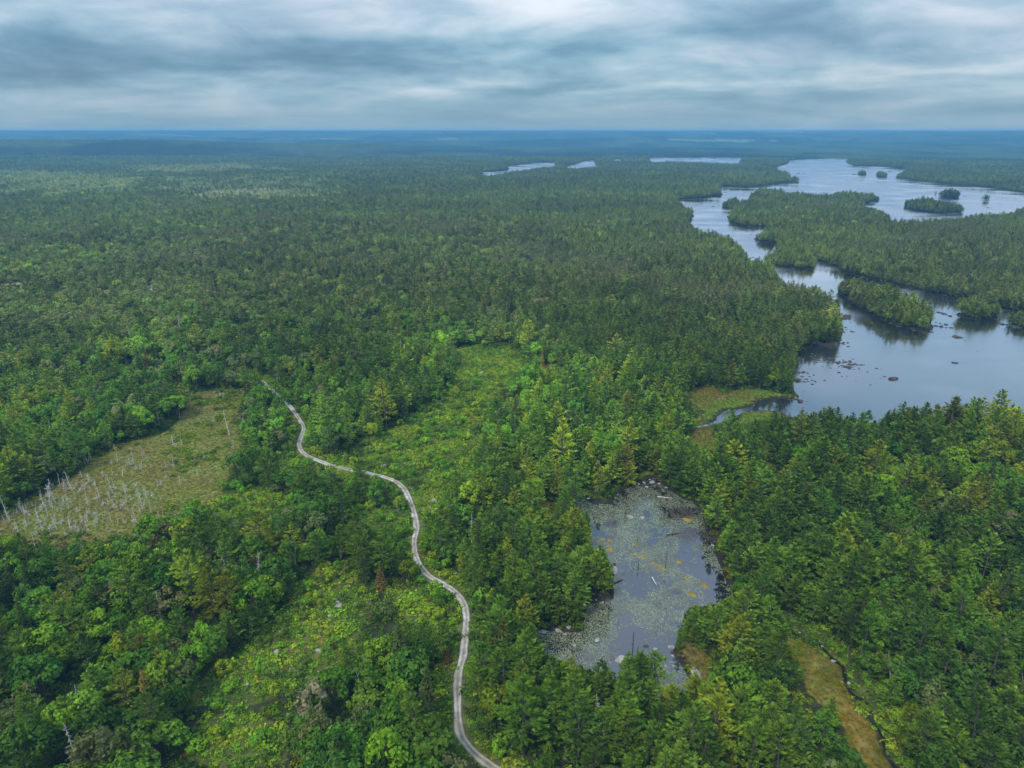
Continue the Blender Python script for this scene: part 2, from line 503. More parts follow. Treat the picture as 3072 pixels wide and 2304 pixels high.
def noisy_material(name, c1, c2, scale, detail=6, rough=0.9, bump=0.0, c3=None, coords="Object"):
    m, n, l = new_mat(name)
    out = N(n, "ShaderNodeOutputMaterial")
    tc = N(n, "ShaderNodeTexCoord")
    t = N(n, "ShaderNodeTexNoise")
    t.inputs["Scale"].default_value = scale
    t.inputs["Detail"].default_value = detail
    t.inputs["Roughness"].default_value = 0.65
    l.new(tc.outputs[coords], t.inputs["Vector"])
    r = N(n, "ShaderNodeValToRGB")
    r.color_ramp.elements[0].position, r.color_ramp.elements[0].color = 0.36, (*c1, 1)
    r.color_ramp.elements[1].position, r.color_ramp.elements[1].color = 0.62, (*c2, 1)
    if c3:
        e = r.color_ramp.elements.new(0.72)
        e.color = (*c3, 1)
    l.new(t.outputs[0], r.inputs[0])
    b = N(n, "ShaderNodeBsdfPrincipled")
    b.inputs["Roughness"].default_value = rough
    b.inputs["Specular IOR Level"].default_value = 0.2
    l.new(r.outputs[0], b.inputs["Base Color"])
    if bump:
        bp = N(n, "ShaderNodeBump")
        bp.inputs["Strength"].default_value = bump
        l.new(t.outputs[0], bp.inputs["Height"])
        l.new(bp.outputs[0], b.inputs["Normal"])
    l.new(b.outputs[0], out.inputs[0])
    return m


def attr_material(name, attr, scale, lo, hi, rough=0.95, scale2=None):
    """albedo from a mesh attribute, broken up by noise"""
    m, n, l = new_mat(name)
    out = N(n, "ShaderNodeOutputMaterial")
    a = N(n, "ShaderNodeAttribute", attribute_type="GEOMETRY", attribute_name=attr)
    tc = N(n, "ShaderNodeTexCoord")
    t = N(n, "ShaderNodeTexNoise")
    t.inputs["Scale"].default_value = scale
    t.inputs["Detail"].default_value = 7
    t.inputs["Roughness"].default_value = 0.7
    l.new(tc.outputs["Object"], t.inputs["Vector"])
    r = N(n, "ShaderNodeValToRGB")
    r.color_ramp.elements[0].position, r.color_ramp.elements[0].color = 0.34, (*lo, 1)
    r.color_ramp.elements[1].position, r.color_ramp.elements[1].color = 0.66, (*hi, 1)
    l.new(t.outputs[0], r.inputs[0])
    b = N(n, "ShaderNodeBsdfPrincipled")
    b.inputs["Roughness"].default_value = rough
    b.inputs["Specular IOR Level"].default_value = 0.1
    l.new(mul_color(n, l, a.outputs["Color"], r.outputs[0]), b.inputs["Base Color"])
    bp = N(n, "ShaderNodeBump")
    bp.inputs["Strength"].default_value = 0.5
    bp.inputs["Distance"].default_value = 0.3
    l.new(t.outputs[0], bp.inputs["Height"])
    l.new(bp.outputs[0], b.inputs["Normal"])
    l.new(b.outputs[0], out.inputs[0])
    return m


def water_material(name, body, ripple, rip_scale, rough, ior, tintc, gain=1.7):
    m, n, l = new_mat(name)
    out = N(n, "ShaderNodeOutputMaterial")
    tc = N(n, "ShaderNodeTexCoord")
    mp = N(n, "ShaderNodeMapping")
    mp.inputs["Scale"].default_value = (1.0, 1.6, 1.0)
    l.new(tc.outputs["Object"], mp.inputs[0])
    t = N(n, "ShaderNodeTexNoise")
    t.inputs["Scale"].default_value = rip_scale
    t.inputs["Detail"].default_value = 3
    l.new(mp.outputs[0], t.inputs["Vector"])
    gust = N(n, "ShaderNodeTexNoise")
    gust.inputs["Scale"].default_value = 0.012
    gust.inputs["Detail"].default_value = 5
    l.new(mp.outputs[0], gust.inputs["Vector"])
    bp = N(n, "ShaderNodeBump")
    bp.inputs["Distance"].default_value = 0.05
    l.new(math_node(n, l, "MULTIPLY", gust.outputs[0], ripple * 2), bp.inputs["Strength"])
    l.new(t.outputs[0], bp.inputs["Height"])
    fr = N(n, "ShaderNodeFresnel")
    fr.inputs[0].default_value = ior
    gl = N(n, "ShaderNodeBsdfGlossy")
    gl.inputs["Color"].default_value = (*tintc, 1)
    gl.inputs["Roughness"].default_value = rough
    mr = N(n, "ShaderNodeMapRange")
    mr.inputs[1].default_value, mr.inputs[2].default_value = 0.4, 0.65
    mr.inputs[3].default_value, mr.inputs[4].default_value = rough * .5, rough * 2.2
    l.new(gust.outputs[0], mr.inputs[0])
    l.new(mr.outputs[0], gl.inputs["Roughness"])
    l.new(bp.outputs[0], gl.inputs["Normal"])
    d = N(n, "ShaderNodeBsdfDiffuse")
    d.inputs[0].default_value = (*body, 1)
    mx = N(n, "ShaderNodeMixShader")
    l.new(math_node(n, l, "MULTIPLY", fr.outputs[0], gain, True), mx.inputs[0])
    l.new(d.outputs[0], mx.inputs[1])
    l.new(gl.outputs[0], mx.inputs[2])
    l.new(mx.outputs[0], out.inputs[0])
    return m


MAT_LEAF = foliage_material("broad_leaves", 0.32)
MAT_NEEDLE = foliage_material("pine_needles", 0.22)
MAT_BARK = noisy_material("bark", (0.05, 0.042, 0.035), (0.13, 0.115, 0.10), 3.0)
MAT_BIRCH = noisy_material("pale_bark", (0.16, 0.15, 0.13), (0.42, 0.40, 0.37), 3.0)
MAT_DEAD = noisy_material("weathered_wood", (0.32, 0.31, 0.295), (0.58, 0.565, 0.54), 2.5)
MAT_DARKWOOD = noisy_material("wet_wood", (0.02, 0.018, 0.015), (0.07, 0.06, 0.05), 2.5)
MAT_ROCK = noisy_material("granite", (0.13, 0.125, 0.12), (0.36, 0.34, 0.325), 1.3, 9, 0.9, 0.5, (0.46, 0.44, 0.42))
MAT_PALE_ROCK = noisy_material("pale_granite", (0.17, 0.158, 0.148), (0.40, 0.37, 0.345), 1.2, 9, 0.9, 0.6, (0.50, 0.47, 0.44))
MAT_WET_ROCK = noisy_material("lake_washed_granite", (0.022, 0.018, 0.018), (0.075, 0.062, 0.058), 1.6, 9, 0.8, 0.5, (0.15, 0.13, 0.125))
MAT_GROUND = attr_material("forest_ground", "albedo", 0.55, (0.55, 0.52, 0.5), (1.45, 1.45, 1.4))
MAT_WATER = water_material("lake_water", (0.026, 0.028, 0.034), 0.32, 0.9, 0.12, 1.75, (1.0, 0.89, 0.91), 2.4)
MAT_POND = water_material("pond_water", (0.012, 0.012, 0.014), 0.10, 1.4, 0.04, 1.75, (1.0, 0.90, 0.97), 1.8)
MAT_BROOK = water_material("brook_water", (0.014, 0.013, 0.010), 0.2, 1.4, 0.06, 1.4, (0.95, 0.93, 0.95), 1.0)
MAT_MOSS = noisy_material("sphagnum", (0.13, 0.10, 0.012), (0.27, 0.19, 0.03), 2.0, 6, 1.0, 0.6)


# =====================================================================
# MESH HELPERS
# =====================================================================
def mesh_from(name, verts, faces, mats, face_mat=None, tone=None, smooth_shade=False):
    """verts (n,3); faces: (m,k) array or a list of such arrays (k = 3 or 4)"""
    if isinstance(faces, np.ndarray):
        faces = [faces]
    faces = [np.asarray(f, np.int32) for f in faces if len(f)]
    me = bpy.data.meshes.new(name)
    verts = np.asarray(verts, np.float32)
    me.vertices.add(len(verts))
    me.vertices.foreach_set("co", verts.ravel())
    nl = sum(f.size for f in faces)
    nf = sum(len(f) for f in faces)
    me.loops.add(nl)
    me.polygons.add(nf)
    me.loops.foreach_set("vertex_index", np.concatenate([f.ravel() for f in faces]))
    tot = np.concatenate([np.full(len(f), f.shape[1], np.int32) for f in faces])
    me.polygons.foreach_set("loop_start", np.concatenate([[0], np.cumsum(tot)[:-1]]).astype(np.int32))
    for mt in mats:
        me.materials.append(mt)
    if face_mat is not None:
        me.polygons.foreach_set("material_index", np.asarray(face_mat, np.int32))
    if smooth_shade:
        me.polygons.foreach_set("use_smooth", np.ones(nf, bool))
    if tone is not None:
        a = me.attributes.new("leaf_tone", "FLOAT_COLOR", "FACE")
        c = np.ones((nf, 4), np.float32)
        c[:, :3] = tone
        a.data.foreach_set("color", c.ravel())
    me.update(calc_edges=True)
    return me


def tube(path, radii, sides=6):
    path = np.asarray(path, float)
    n = len(path)
    v, f = [], []
    for i in range(n):
        d = path[min(i + 1, n - 1)] - path[max(i - 1, 0)]
        d = d / (np.linalg.norm(d) + 1e-9)
        a = np.cross(d, (0.31, 0.95, 0.05))
        a /= np.linalg.norm(a) + 1e-9
        b = np.cross(d, a)
        for k in range(sides):
            t = 2 * math.pi * k / sides
            v.append(path[i] + radii[i] * (a * math.cos(t) + b * math.sin(t)))
    for i in range(n - 1):
        for k in range(sides):
            k2 = (k + 1) % sides
            f.append((i * sides + k, i * sides + k2, (i + 1) * sides + k2, (i + 1) * sides + k))
    return np.array(v), np.array(f, np.int32)


def join(parts):
    v, f, o = [], [], 0
    for a, b in parts:
        v.append(a)
        f.append(b + o)
        o += len(a)
    return np.concatenate(v), np.concatenate(f)


def leaf_quads(c, axis, nrm, length, width):
    """arrays -> quads centred at c, long along axis, facing nrm"""
    axis = axis / (np.linalg.norm(axis, axis=1, keepdims=True) + 1e-9)
    side = np.cross(nrm, axis)
    side /= np.linalg.norm(side, axis=1, keepdims=True) + 1e-9
    L, W = length[:, None] / 2, width[:, None] / 2
    a = c - axis * L - side * W * .55
    b = c - axis * L * .1 - side * W * -1.0
    t = c + axis * L
    d = c - axis * L * .1 - side * W * 1.0
    v = np.stack([a, d, t, b], 1).reshape(-1, 3)
    f = np.arange(len(c) * 4, dtype=np.int32).reshape(-1, 4)
    return v, f


def pine_form(r, H, spread, low, gaps=0.12, leaves=9, droop=0.10):
    """white pine: tiers of flat boughs with tufted ends. Returns crown (v, f, tone) and trunk (v, f)"""
    C, A, Nn, Ln, Wd, Tn = [], [], [], [], [], []
    limbs = []
    lean = r.normal(0, 0.02, 2)
    z = low * H
    k = 0
    while z < H * 0.985:
        t = (z - low * H) / (H * (1 - low))
        prof = (0.62 + 0.55 * t / 0.3) if t < 0.3 else (1.17 - 0.17 * ((t - .3) / .7)) * (1 - (t - 0.3) / 0.7) ** 0.85
        prof = max(prof, 0.08) / 1.17
        nb = int(r.integers(5, 8))
        a0 = r.uniform(0, 6.28)
        tier = r.uniform(0.78, 1.2)
        for b in range(nb):
            if r.random() < gaps:
                continue
            a = a0 + 6.283 * b / nb + r.normal(0, 0.28)
            L = spread * prof * tier * r.uniform(0.6, 1.2)
            L = max(L, 0.25)
            rise = (0.55 * t - droop) + r.normal(0, 0.08)
            d = np.array([math.cos(a), math.sin(a), rise])
            base = np.array([lean[0] * z, lean[1] * z, z + r.normal(0, 0.12)])
            if L > 1.6 and t < .6 and b % 2 == 0:
                limbs.append(tube([base, base + d * L * .75], [0.06, 0.02], 3))
            n = max(4, int(leaves * (0.45 + 0.75 * L / spread)))
            s = r.uniform(0.22, 1.0, n) ** 0.7
            s[0] = 1.0
            side = np.array([-math.sin(a), math.cos(a), 0])
            off = r.uniform(-1, 1, n) * (0.05 + 0.42 * s) * L * 0.62
            c = base + np.outer(s * L, d) + np.outer(off, side)
            c[:, 2] += r.normal(0, 0.07, n) + 0.16 * s * s * L * .5
            ax = d[None, :] + np.outer(off / (0.3 * L + .2) * .55, side) + r.normal(0, 0.22, (n, 3))
            ax[:, 2] += 0.28
            nr = np.array([0, 0, 1.0]) - 0.35 * d[None, :] + r.normal(0, 0.42, (n, 3))
            C.append(c); A.append(ax); Nn.append(nr)
            Ln.append(r.uniform(0.55, 0.95, n) * (0.75 + 0.25 * L / spread))
            Wd.append(r.uniform(0.26, 0.46, n) * (0.75 + 0.25 * L / spread))
            Tn.append(r.uniform(0.7, 1.3, n) * r.uniform(0.72, 1.3))
        z += H * r.uniform(0.062, 0.095) * (1.08 - .4 * t)
        k += 1
    # leader
    n = 8
    c = np.stack([np.full(n, lean[0] * H), np.full(n, lean[1] * H), np.linspace(.93, 1.02, n) * H], 1)
    C.append(c); A.append(np.array([0, 0, 1.0]) + r.normal(0, .5, (n, 3))); Nn.append(r.normal(0, 1, (n, 3)))
    Ln.append(np.full(n, .45)); Wd.append(np.full(n, .3)); Tn.append(np.full(n, 1.2))
    v, f = leaf_quads(*(np.concatenate(q) for q in (C, A, Nn, Ln, Wd)))
    tn = np.concatenate(Tn)[:, None] * np.ones(3)
    yel = r.random(len(tn)) < 0.3
    tn[yel] *= np.array([1.22, 1.10, 0.8])
    zz = np.linspace(0, H * .97, 6)
    trunk = [tube(np.stack([lean[0] * zz, lean[1] * zz, zz - .25], 1), 0.017 * H * (1 - zz / H) ** .9 + 0.02, 6)] + limbs
    return (v, f, tn), join(trunk)


def spruce_form(r, H, spread, low):
    C, A, Nn, Ln, Wd, Tn = [], [], [], [], [], []
    z = low * H
    while z < H * .985:
        t = (z - low * H) / (H * (1 - low))
        L0 = spread * (1 - t) ** .9 * (0.75 + .25 * min(1, t / .12)) + .12
        nb = int(6 + 5 * (1 - t))
        a0 = r.uniform(0, 6.28)
        for b in range(nb):
            a = a0 + 6.283 * b / nb + r.normal(0, .2)
            L = L0 * r.uniform(.7, 1.2)
            d = np.array([math.cos(a), math.sin(a), -0.30 + .4 * t])
            n = max(2, int(5 * (L / spread) + 1.5))
            s = r.uniform(.4, 1, n)
            side = np.array([-math.sin(a), math.cos(a), 0])
            off = r.uniform(-.22, .22, n) * L
            C.append(np.array([0, 0, z]) + np.outer(s * L, d) + np.outer(off, side))
            A.append(d + r.normal(0, .2, (n, 3)))
            Nn.append(np.array([.35 * d[0], .35 * d[1], 1.0]) + r.normal(0, .35, (n, 3)))
            Ln.append(r.uniform(.5, .8, n)); Wd.append(r.uniform(.28, .45, n)); Tn.append(r.uniform(.65, 1.3, n))
        z += H * .034 * r.uniform(.8, 1.2)
    n = 6
    C.append(np.stack([np.zeros(n), np.zeros(n), np.linspace(.95, 1.03, n) * H], 1))
    A.append(np.array([0, 0, 1.]) + r.normal(0, .3, (n, 3))); Nn.append(r.normal(0, 1, (n, 3)))
    Ln.append(np.full(n, .45)); Wd.append(np.full(n, .25)); Tn.append(np.ones(n))
    v, f = leaf_quads(*(np.concatenate(q) for q in (C, A, Nn, Ln, Wd)))
    zz = np.linspace(0, H * .97, 5)
    trunk = tube(np.stack([zz * 0, zz * 0, zz - .25], 1), 0.014 * H * (1 - zz / H) + .015, 5)
    return (v, f, np.concatenate(Tn)[:, None] * np.ones(3)), trunk


def broad_form(r, H, rad, base, lobes=20, per=44, size=0.5, lumps=0.4):
    """broadleaf: limbs carrying uneven clumps of leaves"""
    C, A, Nn, Ln, Wd, Tn = [], [], [], [], [], []
    cz, hz = H * (base + 1) / 2, H * (1 - base) / 2
    limbs = []
    dirs = r.normal(0, 1, (lobes, 3))
    dirs[:, 2] = np.abs(dirs[:, 2]) * 0.95 - 0.38
    dirs /= np.linalg.norm(dirs, axis=1, keepdims=True)
    for i, d in enumerate(dirs):
        k = r.uniform(0.5, 0.86)
        c = np.array([d[0] * rad * k, d[1] * rad * k, cz + d[2] * hz * k])
        lr = rad * lumps * r.uniform(.65, 1.2)
        n = int(per * r.uniform(.7, 1.2))
        nd = r.normal(0, 1, (n, 3)) + 0.7 * d + np.array([0, 0, .35])
        nd /= np.linalg.norm(nd, axis=1, keepdims=True)
        p = c + nd * lr * (r.uniform(.6, 1.08, n) ** .5)[:, None] * np.array([1, 1, .82])
        C.append(p)
        nr = nd + r.normal(0, .45, (n, 3))
        Nn.append(nr)
        A.append(np.cross(nr, r.normal(0, 1, (n, 3))))
        Ln.append(r.uniform(.75, 1.35, n) * size); Wd.append(r.uniform(.75, 1.3, n) * size)
        Tn.append(r.uniform(.68, 1.32, n) * r.uniform(.86, 1.14))
        if i % 3 == 0:
            b0 = np.array([0, 0, H * base * r.uniform(.6, 1.3)])
            limbs.append(tube([b0, b0 * .45 + c * .55 + [0, 0, .2], c], [.012 * H * .6, .006 * H, .01], 4))
    v, f = leaf_quads(*(np.concatenate(q) for q in (C, A, Nn, Ln, Wd)))
    tn = np.concatenate(Tn)[:, None] * np.ones(3)
    yel = r.random(len(tn)) < 0.22
    tn[yel] *= np.array([1.2, 1.08, .85])
    zz = np.linspace(0, H * .75, 5)
    wob = r.normal(0, .03, 2)
    trunk = [tube(np.stack([wob[0] * zz, wob[1] * zz, zz - .25], 1), 0.013 * H * (1 - zz / H) + .02, 6)] + limbs
    return (v, f, tn), join(trunk)


def sparse_form(r, H, rad):
    """thin-leaved birch or poplar: pale forked stems showing through"""
    (v, f, tn), _ = broad_form(r, H, rad, .3, 15, 26, .42, .34)
    parts = []
    for s in range(3):
        a = r.uniform(0, 6.28)
        q = [np.array([0, 0, -.2])]
        for i in range(1, 5):
            q.append(np.array([math.cos(a) * rad * .16 * i, math.sin(a) * rad * .16 * i, H * .23 * i]) + r.normal(0, .12, 3))
        parts.append(tube(q, [.11, .09, .07, .045, .02], 5))
        for i in (2, 3):
            e = q[i] + np.array([r.normal(0, 1), r.normal(0, 1), .9]) * .9
            parts.append(tube([q[i], e], [.045, .015], 4))
    return (v, f, tn), join(parts)


def snag_form(r, H, twigs, spread):
    """standing dead conifer: bleached stem with stubs and thin drooping branches"""
    zz = np.linspace(-.2, H, 6)
    lean = r.normal(0, .03, 2)
    parts = [tube(np.stack([lean[0] * zz + r.normal(0, .02, 6), lean[1] * zz, zz], 1), np.maximum(0.02 * H * (1 - np.clip(zz / H, 0, 1)) ** .8, .022), 5)]
    for i in range(twigs):
        z = H * r.uniform(.12, .97)
        t = z / H
        L = spread * (1.1 - t) * r.uniform(.5, 1.25) + .12
        a = r.uniform(0, 6.28)
        b = np.array([lean[0] * z, lean[1] * z, z])
        e = b + np.array([math.cos(a), math.sin(a), r.uniform(-.35, .2)]) * L
        parts.append(tube([b, e], [.035, .014], 3))
        if L > .5:
            m = b + (e - b) * .6
            for s in (-1, 1):
                parts.append(tube([m, m + np.array([math.cos(a + s * .8), math.sin(a + s * .8), r.uniform(-.3, .1)]) * L * .42], [.018, .01], 3))
    return join(parts)


def rock_form(r, rough=0.25, flat=0.6):
    import bmesh
    bm = bmesh.new()
    bmesh.ops.create_icosphere(bm, subdivisions=3, radius=1.0)
    v = np.array([x.co[:] for x in bm.verts])
    f = np.array([[q.index for q in t.verts] for t in bm.faces], np.int32)
    bm.free()
    # planes chop the ball into facets, then small relief
    for i in range(9):
        n = r.normal(0, 1, 3)
        n /= np.linalg.norm(n)
        d = r.uniform(.45, .8)
        s = v @ n
        over = np.maximum(s - d, 0)
        v -= np.outer(over * .92, n)
    o = r.uniform(0, 50, 3)
    k = fbm(v[:, 0] * 2.2 + o[0] + v[:, 2], v[:, 1] * 2.2 + o[1] - v[:, 2], int(o[2]), 3)
    v *= (1 + rough * (k - .5))[:, None]
    v[:, 2] *= flat
    v[:, 2] = np.maximum(v[:, 2], -.35)
    return v, f


def shrub_form(r, rad, h, n, size):
    nd = r.normal(0, 1, (n, 3))
    nd[:, 2] = np.abs(nd[:, 2]) * .9 + .1
    nd /= np.linalg.norm(nd, axis=1, keepdims=True)
    lump = 1 + .45 * np.sin(3 * np.arctan2(nd[:, 1], nd[:, 0]) + r.uniform(0, 6)) * r.uniform(.3, .8) + .2 * r.normal(0, 1, n)
    p = nd * np.array([rad, rad, h]) * (lump * r.uniform(.55, 1.0, n))[:, None]
    nr = nd + np.array([0, 0, .5]) + r.normal(0, .45, (n, 3))
    v, f = leaf_quads(p, np.cross(nr, r.normal(0, 1, (n, 3))), nr, r.uniform(.7, 1.4, n) * size, r.uniform(.7, 1.3, n) * size)
    return v, f, r.uniform(.5, 1.45, n)[:, None] * np.ones(3)


def tuft_form(r, n, h, rad):
    a = r.uniform(0, 6.28, n)
    q = r.uniform(0, 1, n) ** .5 * rad
    c = np.stack([np.cos(a) * q, np.sin(a) * q, np.full(n, h * .42)], 1)
    ax = np.stack([np.cos(a) * .7, np.sin(a) * .7, np.full(n, 1.)], 1) + r.normal(0, .35, (n, 3))
    nr = np.stack([np.cos(a), np.sin(a), np.full(n, .6)], 1) + r.normal(0, .3, (n, 3))
    v, f = leaf_quads(c, ax, nr, r.uniform(.7, 1.3, n) * h, r.uniform(.12, .26, n))
    return v, f, r.uniform(.65, 1.35, n)[:, None] * np.ones(3)


# =====================================================================
# THING HELPERS
# =====================================================================
COL = scene.collection


def link(name, data, parent=None, mat=None):
    o = bpy.data.objects.new(name, data)
    COL.objects.link(o)
    if parent is not None:
        o.parent = parent
    return o


def tag(o, label=None, category=None, group=None, kind=None):
    if label: o["label"] = label
    if category: o["category"] = category
    if group: o["group"] = group
    if kind: o["kind"] = kind
    return o


ORD = ("nearest second-nearest third-nearest fourth-nearest fifth-nearest sixth-nearest seventh-nearest eighth-nearest ninth-nearest tenth-nearest "
       "eleventh-nearest twelfth-nearest thirteenth-nearest fourteenth-nearest fifteenth-nearest sixteenth-nearest seventeenth-nearest eighteenth-nearest nineteenth-nearest twentieth-nearest").split()


def ordinal(k):
    if k < len(ORD):
        return ORD[k]
    n = k + 1
    return f"{n}{'th' if 10 < n % 100 < 14 else {1: 'st', 2: 'nd', 3: 'rd'}.get(n % 10, 'th')}-nearest"


def scatter(name, label, forms, pts, kind="stuff"):
    """ONE stuff object: many copies of FORMS (a hidden collection) over a point mesh, by geometry nodes"""
    x, y, z, idx, rot, scl, tint = pts
    me = bpy.data.meshes.new(name)
    n = len(x)
    me.vertices.add(n)
    me.vertices.foreach_set("co", np.stack([x, y, z], 1).astype(np.float32).ravel())
    def attr(nm, typ, arr, key):
        a = me.attributes.new(nm, typ, "POINT")
        a.data.foreach_set(key, np.ascontiguousarray(arr).ravel())
    attr("form", "INT", idx.astype(np.int32), "value")
    attr("turn", "FLOAT_VECTOR", rot.astype(np.float32), "vector")
    attr("size", "FLOAT_VECTOR", scl.astype(np.float32), "vector")
    attr("tint", "FLOAT_COLOR", np.concatenate([tint, np.ones((n, 1))], 1).astype(np.float32), "color")
    o = link(name, me)
    tag(o, label, None, None, kind)
    ng = bpy.data.node_groups.new(name, "GeometryNodeTree")
    ng.interface.new_socket("Geometry", in_out="INPUT", socket_type="NodeSocketGeometry")
    ng.interface.new_socket("Geometry", in_out="OUTPUT", socket_type="NodeSocketGeometry")
    gi, go = ng.nodes.new("NodeGroupInput"), ng.nodes.new("NodeGroupOutput")
    ci = ng.nodes.new("GeometryNodeCollectionInfo")
    ci.inputs["Collection"].default_value = forms
    ci.inputs["Separate Children"].default_value = True
    ci.inputs["Reset Children"].default_value = True
    ip = ng.nodes.new("GeometryNodeInstanceOnPoints")
    ip.inputs["Pick Instance"].default_value = True
    def named(nm, typ):
        q = ng.nodes.new("GeometryNodeInputNamedAttribute")
        q.data_type = typ
        q.inputs["Name"].default_value = nm
        return q.outputs["Attribute"]
    L = ng.links
    L.new(gi.outputs[0], ip.inputs["Points"])
    L.new(ci.outputs[0], ip.inputs["Instance"])
    L.new(named("form", "INT"), ip.inputs["Instance Index"])
    er = ng.nodes.new("FunctionNodeEulerToRotation")
    L.new(named("turn", "FLOAT_VECTOR"), er.inputs[0])
    L.new(er.outputs[0], ip.inputs["Rotation"])
    L.new(named("size", "FLOAT_VECTOR"), ip.inputs["Scale"])
    L.new(ip.outputs[0], go.inputs[0])
    md = o.modifiers.new("scatter", "NODES")
    md.node_group = ng
    return o


def form_collection(name, meshes):
    c = bpy.data.collections.new(name)
    for i, m in enumerate(meshes):
        c.objects.link(bpy.data.objects.new(f"{name}_{i:02d}", m))
    return c


# =====================================================================
# THE SETTING: GROUND, WATER, ROAD
# =====================================================================
FOREST_END = 3500.0


def build_ground():
    az = np.radians(np.arange(-64, 64.01, 0.2))
    rr = [35.0]
    while rr[-1] < 34000:
        r = rr[-1]
        rr.append(r + (min(max(r * r / 100000, 0.5), 12.0) if r < 3600 else min(25 + (r - 3600) * .035, 400)))
    rr = np.array(rr)
    R, Az = np.meshgrid(rr, az, indexing="ij")
    x, y = (R * np.sin(Az)).ravel(), (R * np.cos(Az)).ravel()
    r = R.ravel()
    sd = shore(x, y)
    brook = line_dist(BROOK_SEG, x, y, 6.0)
    z = height(x, y, sd, brook)
    # beyond the last single trees the sheet itself is the closed canopy
    far = smooth(FOREST_END - 300, FOREST_END + 300, r) * (sd > 6)
    z = z + far * (5 + (rng.random(len(x)) - .5) * 8 * (1 - smooth(6000, 12000, r)))
    road = line_dist(ROAD_SEG, x, y, 8.0)
    n1, n2, n3 = fbm(x / 30, y / 30, 41), fbm(x / 4, y / 4, 43), fbm(x / 11, y / 11, 47)
    alb = np.empty((len(x), 3))
    alb[:] = (0.030, 0.036, 0.016)
    alb += (n2[:, None] - .5) * np.array((0.03, 0.028, 0.012))
    clear = any_inside(CLEARINGS, x, y)
    c = np.stack([0.040 + .05 * n2 + .05 * smooth(.55, .8, n3), 0.052 + .05 * n2 + .01 * smooth(.55, .8, n3), 0.014 + .012 * n2 + .01 * smooth(.6, .8, n3)], 1)
    alb[clear] = c[clear]
    bog = any_inside([BOG], x, y)
    k = smooth(.3, .7, n3)[:, None]
    c = (1 - k) * np.array((0.135, 0.118, 0.034)) + k * np.array((0.125, 0.148, 0.030)) + (n2[:, None] - .5) * .05
    alb[bog] = c[bog]
    marsh = any_inside(MARSHES, x, y)
    c = (1 - k) * np.array((0.115, 0.090, 0.020)) + k * np.array((0.095, 0.140, 0.018)) + (n2[:, None] - .5) * .04
    alb[marsh] = c[marsh]
    og = any_inside([ORANGE_BOG], x, y)
    c = (1 - k) * np.array((0.150, 0.105, 0.018)) + k * np.array((0.098, 0.100, 0.016)) + (n2[:, None] - .5) * .07
    alb[og] = c[og]
    pb = any_inside([PALE_SUNLIT_BOG], x, y)
    alb[pb] = np.array((0.17, 0.17, 0.07)) * (0.7 + .6 * n2[pb][:, None])  # pale bog tone with the sunlit patch painted into the albedo
    gs = any_inside(GRAVEL_SPOTS, x, y)
    alb[gs] = np.array((0.34, 0.25, 0.21)) * (0.7 + .6 * n2[gs][:, None])
    rs = (road < 3.4) & ~og
    alb[rs] = (np.array((0.085, 0.095, 0.035)) * (0.6 + .8 * n2[:, None]))[rs]
    gb = (brook < 5.5) & ~og & (sd > 1)
    alb[gb] = (np.array((0.050, 0.058, 0.018)) * (0.5 + 1.1 * n2[:, None]))[gb]
    bk = brook < .45
    alb[bk] = (np.array((0.026, 0.026, 0.012)) * (0.6 + .8 * n2[:, None]))[bk]
    sh = (sd < 1.6)
    alb[sh] = (np.array((0.026, 0.023, 0.018)) * (0.5 + 1.0 * n2[:, None]))[sh]
    # distant woods in broad stands, with a few pale fields
    st = fbm(x / 260, y / 420, 51, 4)[:, None]
    st = smooth(.3, .7, st)
    ff = np.array((0.008, 0.020, 0.011)) * (1 - st) + np.array((0.042, 0.066, 0.026)) * st
    ff = ff * (0.7 + .6 * rng.random(len(x)))[:, None]
    fm = r > FOREST_END - 500
    t = smooth(FOREST_END - 500, FOREST_END, r)[:, None]
    alb = np.where(fm[:, None] & (sd > 2)[:, None], alb * (1 - t) + ff * t, alb)
    field = (fbm(x / 900, y / 420, 57, 3) > .69) & (r > 6500) & (r < 16000)
    alb[field] = (0.13, 0.15, 0.08)
    nr, na = R.shape
    i = np.arange(nr * na).reshape(nr, na)
    f = np.stack([i[:-1, :-1], i[:-1, 1:], i[1:, 1:], i[1:, :-1]], -1).reshape(-1, 4)[:, ::-1]
    me = mesh_from("ground", np.stack([x, y, z], 1), f, [MAT_GROUND], smooth_shade=True)
    a = me.attributes.new("albedo", "FLOAT_COLOR", "POINT")
    a.data.foreach_set("color", np.concatenate([np.clip(alb, .004, 1), np.ones((len(x), 1))], 1).astype(np.float32).ravel())
    o = link("ground", me)
    tag(o, "gently rolling wooded ground reaching to the horizon", None, None, "structure")


build_ground()


def sheet(name, x0, x1, y0, y1, mat, label, z=0.0):
    v = np.array([(x0, y0, z), (x1, y0, z), (x1, y1, z), (x0, y1, z)])
    o = link(name, mesh_from(name, v, np.array([[0, 1, 2, 3]]), [mat]))
    tag(o, label, None, None, "structure")


px0, py0 = POND.min(0) - 3
px1, py1 = POND.max(0) + 3
sheet("pond", px0, px1, py0, py1, MAT_POND, "dark still pond dotted with lily pads between the pines")
lx0 = LAKE_LOWER[:, 1].min() - 2
sheet("lake", -700, 3000, lx0, 4200, MAT_WATER, "grey blue lake winding between wooded points and islands")


